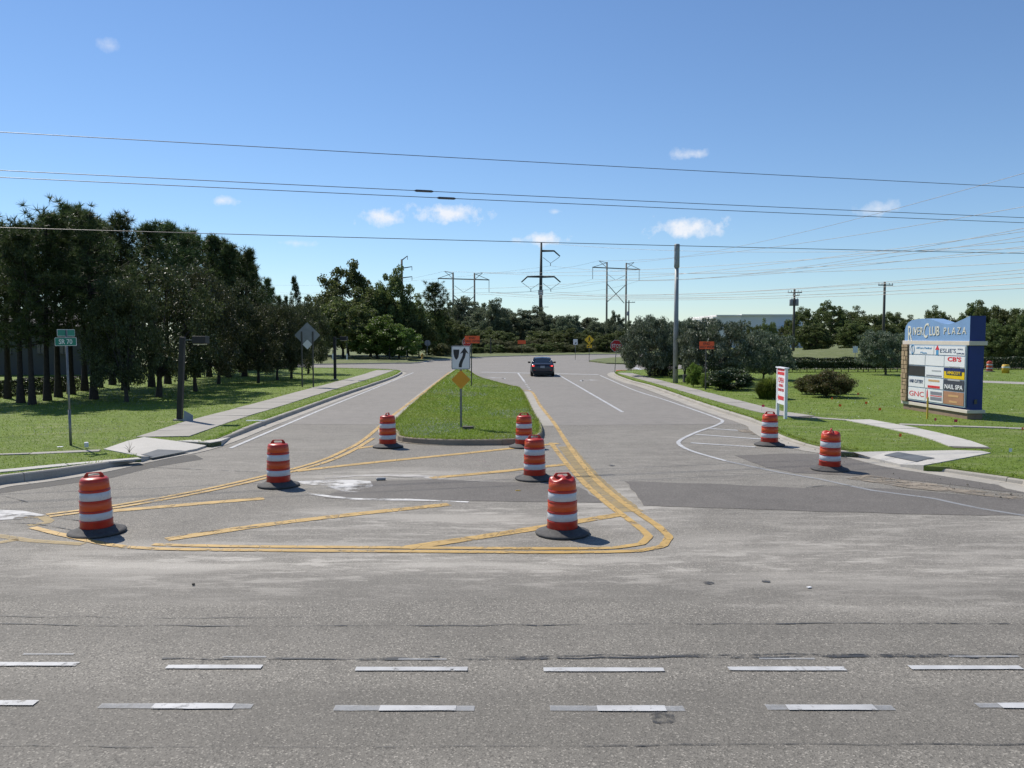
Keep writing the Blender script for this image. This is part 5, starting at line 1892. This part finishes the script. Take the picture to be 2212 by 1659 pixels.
# loose gravel at the eroded edge
n = 150
r6 = np.random.default_rng(77)
mb = MB()
for k in range(n):
    t = r6.random()
    px, py = np.array([1660, 940]) * (1 - t) + np.array([1850, 980]) * t if r6.random() < .6 else np.array([1900, 1035]) * (1 - t) + np.array([2230, 1078]) * t
    x, y = G(px + r6.normal(0, 14), py + r6.normal(0, 7))
    sz = r6.uniform(.006, .02) * (1.7 if r6.random() < .08 else 1)
    q = [Vector(v) * sz * r6.uniform(.7, 1.3) for v in ((1, 0, 0), (-1, 0, 0), (0, 1, 0), (0, -1, 0), (0, 0, .8), (0, 0, -.5))]
    mb.add([v + Vector((x, y, .03)) for v in q], [(0, 2, 4), (2, 1, 4), (1, 3, 4), (3, 0, 4), (2, 0, 5), (1, 2, 5), (3, 1, 5), (0, 3, 5)])
o = mb.obj('gravel', 'dirt' if False else 'joint', None)
tag(o, 'loose gravel and clods along the eroded grass edge', 'gravel', kind='stuff')


# ------------------------------------------------------------------ car
def make_car(px, py):
    x, y = G(px, py)
    s = empty('parked_car' if False else 'sedan', (x, y, .008), math.radians(-1.0), 'dark sedan with lit brake lights waiting at the stop bar', 'car')
    W = .90
    st = [(0.00, .80, .42, .80, .60), (.06, .90, .30, .92, .80), (.25, .97, .24, 1.01, .90), (.60, 1.0, .20, 1.03, .93), (1.2, 1.0, .18, .98, .97), (2.3, 1.0, .18, .95, .97), (3.2, 1.0, .18, .93, .95), (3.7, .98, .20, .86, .90), (4.3, .93, .24, .74, .84), (4.55, .80, .34, .62, .70)]
    mb = MB()
    rings = []
    for yy, k, zb_, zt_, kt in st:
        w = W * k
        mid = zb_ + (zt_ - zb_) * .55
        half = [(w * .80, zb_), (w * .97, zb_ + .08), (w, mid - .08), (w, mid + .06), (w * .97, zt_ - .10), (w * (.55 + .4 * kt), zt_ - .03), (w * .5 * kt, zt_ + .005)]
        rings.append([(a, yy, b) for a, b in half] + [(-a, yy, b) for a, b in half[::-1]])
    n = len(rings[0])
    vs = [v for r in rings for v in r]
    fs = [(i * n + j, i * n + (j + 1) % n, (i + 1) * n + (j + 1) % n, (i + 1) * n + j) for i in range(len(rings) - 1) for j in range(n)]
    fs += [tuple(range(n))[::-1], tuple((len(rings) - 1) * n + j for j in range(n))]
    o = mb.add(vs, fs).obj('body', 'car', s, True)
    o.modifiers.new('sub', 'SUBSURF').levels = 1
    o.modifiers['sub'].render_levels = 2
    bm = bmesh.new(); bm.from_mesh(o.data); bmesh.ops.recalc_face_normals(bm, faces=bm.faces); bm.to_mesh(o.data); bm.free()

    def loft(stt, name, mat, grow=0.0):
        m2 = MB()
        rr = []
        for yy, wb, zb_, wt, zt_ in stt:
            rr.append([(-wb, yy, zb_), (-(wb * .55 + wt * .45), yy, zb_ + (zt_ - zb_) * .5), (-wt, yy, zt_ - .03), (-wt * .75, yy, zt_), (0, yy, zt_ + .012), (wt * .75, yy, zt_), (wt, yy, zt_ - .03), (wb * .55 + wt * .45, yy, zb_ + (zt_ - zb_) * .5), (wb, yy, zb_)])
        n2 = len(rr[0])
        f2 = [(i * n2 + j + 1, i * n2 + j, (i + 1) * n2 + j, (i + 1) * n2 + j + 1) for i in range(len(rr) - 1) for j in range(n2 - 1)]
        oo = m2.add([v for r in rr for v in r], f2).obj(name, mat, s, True)
        bm = bmesh.new(); bm.from_mesh(oo.data); bmesh.ops.recalc_face_normals(bm, faces=bm.faces); bm.to_mesh(oo.data); bm.free()
        return oo

    loft([(.52, .74, .98, .70, 1.00), (.85, .79, .96, .62, 1.19), (1.18, .82, .95, .58, 1.36), (1.5, .83, .94, .58, 1.41), (2.4, .83, .93, .58, 1.42), (2.75, .82, .92, .58, 1.36), (3.2, .79, .92, .66, 1.12), (3.5, .76, .9, .72, .95)], 'window_glass', 'glass')
    roof = MB()
    rs = [(1.08, .60, 1.335), (1.2, .595, 1.39), (1.6, .59, 1.435), (2.2, .59, 1.44), (2.6, .585, 1.42), (2.75, .585, 1.385)]
    rows2 = [[(u * w * 1.0, yy, z + .012 - .04 * u * u) for u in (-1, -.6, 0, .6, 1)] for yy, w, z in rs]
    roof.add([v for r in rows2 for v in r], [(i * 5 + j, i * 5 + j + 1, (i + 1) * 5 + j + 1, (i + 1) * 5 + j) for i in range(len(rs) - 1) for j in range(4)])
    roof.obj('roof', 'car', s, True)
    for sx in (-1, 1):
        MB().tube([(sx * .79, .42, 1.00), (sx * .69, .85, 1.20), (sx * .60, 1.16, 1.375)], [.055, .05, .04], 6).obj('rear_pillar', 'car', s, True)
        MB().tube([(sx * .60, 2.7, 1.38), (sx * .70, 3.15, 1.13), (sx * .78, 3.5, .92)], [.035, .035, .035], 6).obj('windscreen_pillar', 'car', s, True)
        m3 = MB()
        m3.box((sx * 1.0, 2.85, 1.0), (.20, .10, .13))
        m3.box((sx * .89, 2.87, .96), (.10, .05, .04))
        m3.obj('wing_mirror', 'bumper_black', s, bevel=.03)
        tl = MB().box((sx * .70, .025, .82), (.30, .10, .13)).obj('tail_light', 'tail', s, bevel=.03)
        MB().box((sx * .70, -.032, .815), (.15, .02, .06)).obj('brake_lamp', 'brake', tl)
        MB().box((sx * .62, .03, .50), (.16, .04, .035)).obj('reflector', 'tail', s)
        for yy in (.85, 3.6):
            w_ = MB()
            prof = [(.20, -.10), (.30, -.105), (.325, -.06), (.325, .06), (.30, .105), (.20, .10)]
            for rr_, zz_ in prof:
                pass
            m4 = MB().lathe(prof, 22)
            m4.v = [(sx * .80 + zq, yy + xq, .325 + yq) for xq, yq, zq in m4.v]
            wo = m4.obj('wheel', 'tyre', s, True)
            m5 = MB().lathe([(0, .04 * sx), (.06, .05 * sx), (.19, .085 * sx), (.205, .09 * sx), (.205, -.05 * sx)], 18)
            m5.v = [(sx * .80 + zq, yy + xq, .325 + yq) for xq, yq, zq in m5.v]
            m5.obj('rim', 'rim', wo, True)
    MB().box((0, .10, .30), (1.46, .26, .20)).obj('rear_diffuser', 'bumper_black', s, bevel=.03)
    MB().box((0, -.005, .74), (.32, .02, .16)).obj('number_plate', 'plate', s)
    MB().box((0, .005, .93), (1.30, .05, .025)).obj('boot_lip', 'car', s, bevel=.01)
    MB().box((0, 2.0, .20), (1.3, 3.6, .08)).obj('underbody', 'bumper_black', s)


make_car(1172, 814)


# ------------------------------------------------------------------ transmission structures
def r3(zx, zy):            # enlargement of the middle: to 2212 px coordinates
    return 942.7 + zx * .24858, 502.75 + zy * .24858


def r2(zx, zy):
    return 471.3 + zx * .24858, 534.2 + zy * .24858


def r4(zx, zy):
    return 1374.7 + zx * .24858, 502.75 + zy * .24858


def struct_at(fn, d, x0, name, label, cat, group=None, base=.2):
    px0, _ = fn(x0, 0)
    root = empty(name, (XD(px0, d), d, base), 0, label, cat, group)

    def L(zx, zy, dy=0.0):
        px, py = fn(zx, zy)
        return Vector((XD(px, d) - XD(px0, d), dy, ZT(py, d) - base))
    return root, L


# steel monopole with bent arms
s, L = struct_at(r3, 216, 907, 'transmission_monopole', 'dark steel transmission monopole with bent arms behind the scrub', 'power pylon')
t = L(910, 85)
MB().tube([(L(905, 1000).x, 0, -.5), L(906, 500), t], [.62, .45, .26], 12).obj('shaft', 'pole_weather', s, True)
ends = {}
for nm, pts, ins in (('a', [(908, 158), (1020, 158), (1072, 205)], [(925, 215), (1066, 212), (990, 265)]),
                     ('b', [(907, 382), (790, 382), (738, 430)], [(748, 436), (892, 442), (820, 490)]),
                     ('c', [(907, 384), (1022, 382), (1077, 430)], [(925, 440), (1068, 436), (993, 490)])):
    MB().tube([L(*p) for p in pts], [.30, .22, .16], 8).obj('arm', 'pole_weather', s, True)
    q = [L(*p) for p in ins]
    MB().tube([q[0], q[2], q[1]], .07, 6).obj('insulator_string', 'insul', s)
    MB().tube([q[2], q[2] - Vector((0, 0, .7))], .10, 6).obj('insulator_clamp', 'insul', s)
    ends[nm] = s.location + q[2] - Vector((0, 0, .7))
ends['top'] = s.location + t
MB().box(L(905, 520) + Vector((0, -.55, 0)), (1.3, .06, 1.3)).obj('number_panel', 'ink_grey', s)


def hframe(d, x0, poles, arm, topl, topr, xs, vins, strings, label, lowpy):
    s, L = struct_at(r3, d, x0, 'transmission_tower', label, 'power pylon')
    for (a, b) in poles:
        MB().tube([(L(a, 900).x, 0, -.5), L(a, b)], [.30, .21], 10).obj('pole', 'pole_wood', s, True)
    MB().tube([L(*arm[0]), L(*arm[1])], .16, 6).obj('crossarm', 'pole_wood', s)
    for a, b in topl + topr:
        MB().tube([L(*a), L(*b)], .075, 6).obj('brace', 'pole_wood', s)
    for a, b in xs:
        MB().tube([L(*a, .15), L(*b, .15)], .11, 6).obj('cross_brace', 'pole_wood', s)
    q = [L(*p) for p in vins]
    MB().tube([q[0], q[2], q[1]], .06, 6).obj('insulator_string', 'insul', s)
    out = [s.location + q[2]]
    for a, b in strings:
        MB().tube([L(*a), L(*b)], .08, 6).obj('insulator_string', 'insul', s)
        out.append(s.location + L(*b))
    out += [s.location + L(*topl[0][0]), s.location + L(*topr[0][0])]
    return out


e_r = hframe(222, 1560, [(1478, 255), (1645, 262)], [(1352, 300), (1766, 320)], [((1408, 243), (1480, 262)), ((1408, 243), (1474, 300)), ((1352, 300), (1474, 262))], [((1712, 258), (1648, 272)), ((1712, 258), (1648, 310)), ((1766, 320), (1648, 265))],
             [((1482, 445), (1630, 612)), ((1640, 455), (1478, 605))], [(1490, 365), (1635, 372), (1554, 412)], [((1355, 302), (1355, 402)), ((1757, 320), (1757, 417))], 'wooden H frame transmission structure nearest the stop sign', 745)
e_l = hframe(212, 240, [(147, 345), (332, 350)], [(15, 397), (461, 410)], [((73, 335), (150, 352)), ((73, 335), (146, 398)), ((15, 397), (146, 352))], [((405, 347), (335, 360)), ((405, 347), (338, 402)), ((461, 410), (338, 358))],
             [((153, 545), (330, 700)), ((325, 555), (150, 712))], [(160, 460), (322, 465), (238, 517)], [((18, 398), (18, 492)), ((458, 410), (458, 517))], 'wooden H frame transmission structure beside the round headed pine', 735)
s, L = struct_at(r2, 262, 1600, 'transmission_monopole', 'distant steel monopole with three side arms above the tree clump', 'power pylon')
MB().tube([(0, 0, -.5), L(1600, 105)], [.6, .3], 10).obj('shaft', 'pole_weather', s, True)
for a, b in (((1602, 112), (1650, 75)), ((1602, 182), (1688, 168)), ((1602, 266), (1688, 255)), ((1602, 350), (1688, 342))):
    MB().tube([L(*a), L(*b)], [.2, .13], 6).obj('arm', 'pole_weather', s)
    MB().tube([L(*b), L(*b) - Vector((0, 0, 1.2))], .1, 6).obj('insulator_string', 'insul', s)


# distribution poles
def wood_pole(fn, d, zx, zy_top, arms, cans, label, mat='pole_dark'):
    s, L = struct_at(fn, d, zx, 'utility_pole', label, 'utility pole')
    MB().tube([(0, 0, -.4), L(zx, zy_top)], [.21, .15], 10).obj('pole', mat, s, True)
    for x0, x1, zy in arms:
        a = MB().box((L(x0, zy) + L(x1, zy)) / 2 + Vector((0, -.2, 0)), ((L(x1, zy) - L(x0, zy)).length, .11, .13)).obj('crossarm', mat, s)
        for t in (.03, .25, .75, .97):
            p = L(x0, zy).lerp(L(x1, zy), t) + Vector((0, -.2, .06))
            MB().tube([p, p + Vector((0, 0, .26))], [.05, .035], 6).obj('insulator', 'insul', a)
    for zx_, zy in cans:
        c = L(zx_, zy)
        k = MB().lathe([(0, -.55), (.26, -.55), (.28, -.5), (.28, .4), (.24, .48), (0, .5)], 12, c).obj('transformer', 'insul', s, True)
        MB().tube([c + Vector((.1, 0, .45)), c + Vector((.1, 0, .75))], .04, 5).obj('bushing', 'insul', k)
    return s


wood_pole(r4, 125, 1366, 490, [(1305, 1427, 520), (1350, 1405, 546)], [(1340, 604), (1388, 604)], 'utility pole with twin transformers in front of the warehouse')
wood_pole(r4, 112, 2146, 425, [(2085, 2212, 456)], [], 'utility pole with one crossarm above the lone buttonwood')
wood_pole(r3, 195, 1670, 588, [(1648, 1722, 606)], [(1664, 700)], 'small utility pole beside the far wooden transmission frame')
wood_pole(r3, 300, 920, 628, [(875, 972, 646)], [], 'distant utility pole peeping behind the steel monopole')

# ------------------------------------------------------------------ wires


def wire(p0, p1, sag, r, label, mat, group=None, n=40):
    p0, p1 = Vector(p0), Vector(p1)
    pts = []
    for i in range(n + 1):
        t = i / n
        p = p0.lerp(p1, t)
        p.z -= 4 * sag * t * (1 - t)
        pts.append(p - p0)
    o = MB().tube(pts, r, 5).obj('overhead_wire', mat, None, True)
    o.location = p0
    tag(o, label, 'wire', group)
    return o


K = .255
for i, (yl, yc, yr_, lab) in enumerate(((283, 347, 408, 'highest street wire crossing the sky over the side road'), (366, 421, 473, 'upper wire of the close pair crossing over the side road'), (381, 434, 484, 'lower wire of the close pair crossing over the side road'), (490, 521, 550, 'lowest street wire crossing the sky over the side road'))):
    d0 = 22.0
    # straight in plan: depth = d0 + K x ; heights from the two frame edges
    def at_edge(px, py):
        t = (px - CX) / FPX
        d = d0 / (1 - K * t)
        return Vector((t * d, d, ZT(py, d, px)))
    a, b = at_edge(0, yl), at_edge(2212, yr_)
    dirv = b - a
    up_ = Vector((0, 0, .325))
    o = wire(a - dirv * 1.4 + up_, b + dirv * 1.0 + up_, .35, .009, lab, 'wire', 'street wires', 60)
    if i in (1, 2):
        t = (918 if i == 1 else 966)
        # splice sleeve on the wire: find the point on the wire straight under that bearing
        tt = (t - CX) / FPX
        p0_ = a - dirv * 1.4 + up_
        u_ = (tt * p0_.y - p0_.x) / (dirv.x - tt * dirv.y)          # along the wire, in units of dirv
        best = p0_ + dirv * u_
        best.z -= 4 * .35 * (u_ / 3.4) * (1 - u_ / 3.4)
        seg = dirv.normalized()
        MB().tube([best - o.location - seg * .25, best - o.location - seg * .2, best - o.location + seg * .2, best - o.location + seg * .25], [.012, .032, .032, .012], 7).obj('splice_sleeve', 'wire', o)
LT = 'thin transmission wire fanning from the wooden frames to the highway side'
right_ends = [(310, 84, e_r[4]), (385, 84, e_r[3]), (432, 84, e_r[2]), (452, 86, e_r[0]), (475, 88, e_r[1]), (505, 80, ends['a']), (520, 80, ends['c']), (535, 78, ends['b']), (548, 76, e_l[2]), (558, 76, e_l[0]), (492, 90, ends['top']), (441, 86, e_l[1]), (463, 86, e_l[3]), (484, 84, e_l[4]), (528, 80, e_l[2]), (552, 82, ends['b'])]
for py, d, e in right_ends:
    far = Vector((.63 * d, d, ZT(py, d, 2212)))
    dv = far - e
    far2 = e + dv * 1.45
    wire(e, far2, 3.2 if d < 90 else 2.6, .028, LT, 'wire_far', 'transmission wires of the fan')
LF = 'thin transmission wire strung between the far structures'
for a, b in ((e_r[3], e_l[4]), (e_r[1], e_l[2]), (e_r[0], e_l[0]), (e_r[2], ends['c'])):
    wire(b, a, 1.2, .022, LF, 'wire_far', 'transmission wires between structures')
far_left = Vector((-95, 300, 15))
for k_, e in enumerate((e_l[1], e_l[0], e_l[3], ends['b'], ends['a'])):
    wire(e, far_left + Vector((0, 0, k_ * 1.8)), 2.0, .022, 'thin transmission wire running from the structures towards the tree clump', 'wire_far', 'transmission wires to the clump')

# ------------------------------------------------------------------ buildings
d = 205
root = empty('warehouse', (XD(1545, d), d, 0), 0, 'long pale grey warehouse with blue canopy behind the buttonwoods', 'building')


def wl(px, py, dy=0):
    return Vector((XD(px, d) - root.location.x, dy, ZT(py, d)))


def wbox(name, x0, x1, y0, dy, dep, mat, base=-.3, par=None):
    a, b = wl(x0, y0), wl(x1, y0)
    return MB().box(((a.x + b.x) / 2, dy + dep / 2, (a.z + base) / 2), (b.x - a.x, dep, a.z - base)).obj(name, mat, par or root)


wbox('wall', 1548, 1600, 682, 0, 30, 'warehouse_pale')
wbox('wall', 1600.5, 1735, 680.5, .4, 34, 'warehouse')
wbox('wall', 1540, 1547, 687, 1.5, 22, 'warehouse_pale')
for x0, x1, y0 in ((1546, 1601, 680.5), (1600.8, 1736, 679.2), (1538.5, 1547.2, 685.5)):
    a, b = wl(x0, y0), wl(x1, y0)
    MB().box(((a.x + b.x) / 2, 15.6, a.z - .12), (b.x - a.x, 32, .32)).obj('parapet', 'warehouse_pale', root)
wbox('entrance_block', 1685, 1712, 704, -1.5, 2, 'panel')
a, b = wl(1684, 703), wl(1714, 708)
MB().box(((a.x + b.x) / 2, -2.6, (a.z + b.z) / 2), (b.x - a.x, 2.6, a.z - b.z)).obj('canopy', 'canopy_blue', root)
for x0, x1 in ((1689, 1695), (1702, 1708)):
    a, b = wl(x0, 711), wl(x1, 722)
    w_ = MB().box(((a.x + b.x) / 2, -1.55, (a.z + b.z) / 2), (b.x - a.x, .12, a.z - b.z)).obj('window', 'window', root)
    MB().box(((a.x + b.x) / 2, -1.6, (a.z + b.z) / 2), (.06, .14, a.z - b.z)).obj('mullion', 'panel', w_)
# house roof peeping over the far thicket
root2 = empty('house', (XD(1358, 230), 230, 0), 0, 'grey roofed house half hidden behind the thicket', 'building')
MB().box((0, 0, 1.6), (11, 8, 3.6)).obj('wall', 'house', root2)
MB().add([(-6, -5, 3.3), (6, -5, 3.3), (6, 5, 3.3), (-6, 5, 3.3), (-3.5, 0, 5.6), (3.5, 0, 5.6)], [(0, 1, 5, 4), (1, 2, 5), (2, 3, 4, 5), (3, 0, 4), (3, 2, 1, 0)]).obj('roof', 'roof', root2)
root2.location = (XD(1270, 225), 225, 0)
# building behind the pines
d = 62
root3 = empty('office_building', (XD(105, d), d, 0), math.radians(4), 'pale grey low building behind the pine trunks', 'building')
xa, xb = XD(-60, d) - XD(105, d), XD(172, d) - XD(105, d)
zt3 = ZT(705, d)
MB().box(((xa + xb) / 2, 5, zt3 / 2 - .2), (xb - xa, 10, zt3 + .4)).obj('wall', 'house', root3)
MB().add([(xa - .6, -.7, zt3), (xb + .6, -.7, zt3), (xb + .6, 10.7, zt3), (xa - .6, 10.7, zt3), (xa + 3, 5, zt3 + 1.6), (xb - 3, 5, zt3 + 1.6)], [(0, 1, 5, 4), (1, 2, 5), (2, 3, 4, 5), (3, 0, 4), (3, 2, 1, 0)]).obj('roof', 'roof', root3)
for px in (88, 136, 20):
    xx = XD(px, d) - XD(105, d)
    zc = (ZT(745, d) + ZT(762, d)) / 2
    w_ = MB().box((xx, -.02, zc), (.5, .06, .7)).obj('window', 'window', root3)
    MB().box((xx, -.06, zc), (.04, .05, .7)).obj('mullion', 'house', w_)
    MB().box((xx, -.08, zc - .38), (.62, .14, .06)).obj('sill', 'house', w_)

print('triangles', sum(len(p.vertices) - 2 for m_ in bpy.data.meshes for p in m_.polygons) if False else sum(len(m_.loops) - 2 * len(m_.polygons) for m_ in bpy.data.meshes), 'objects', len(bpy.data.objects))
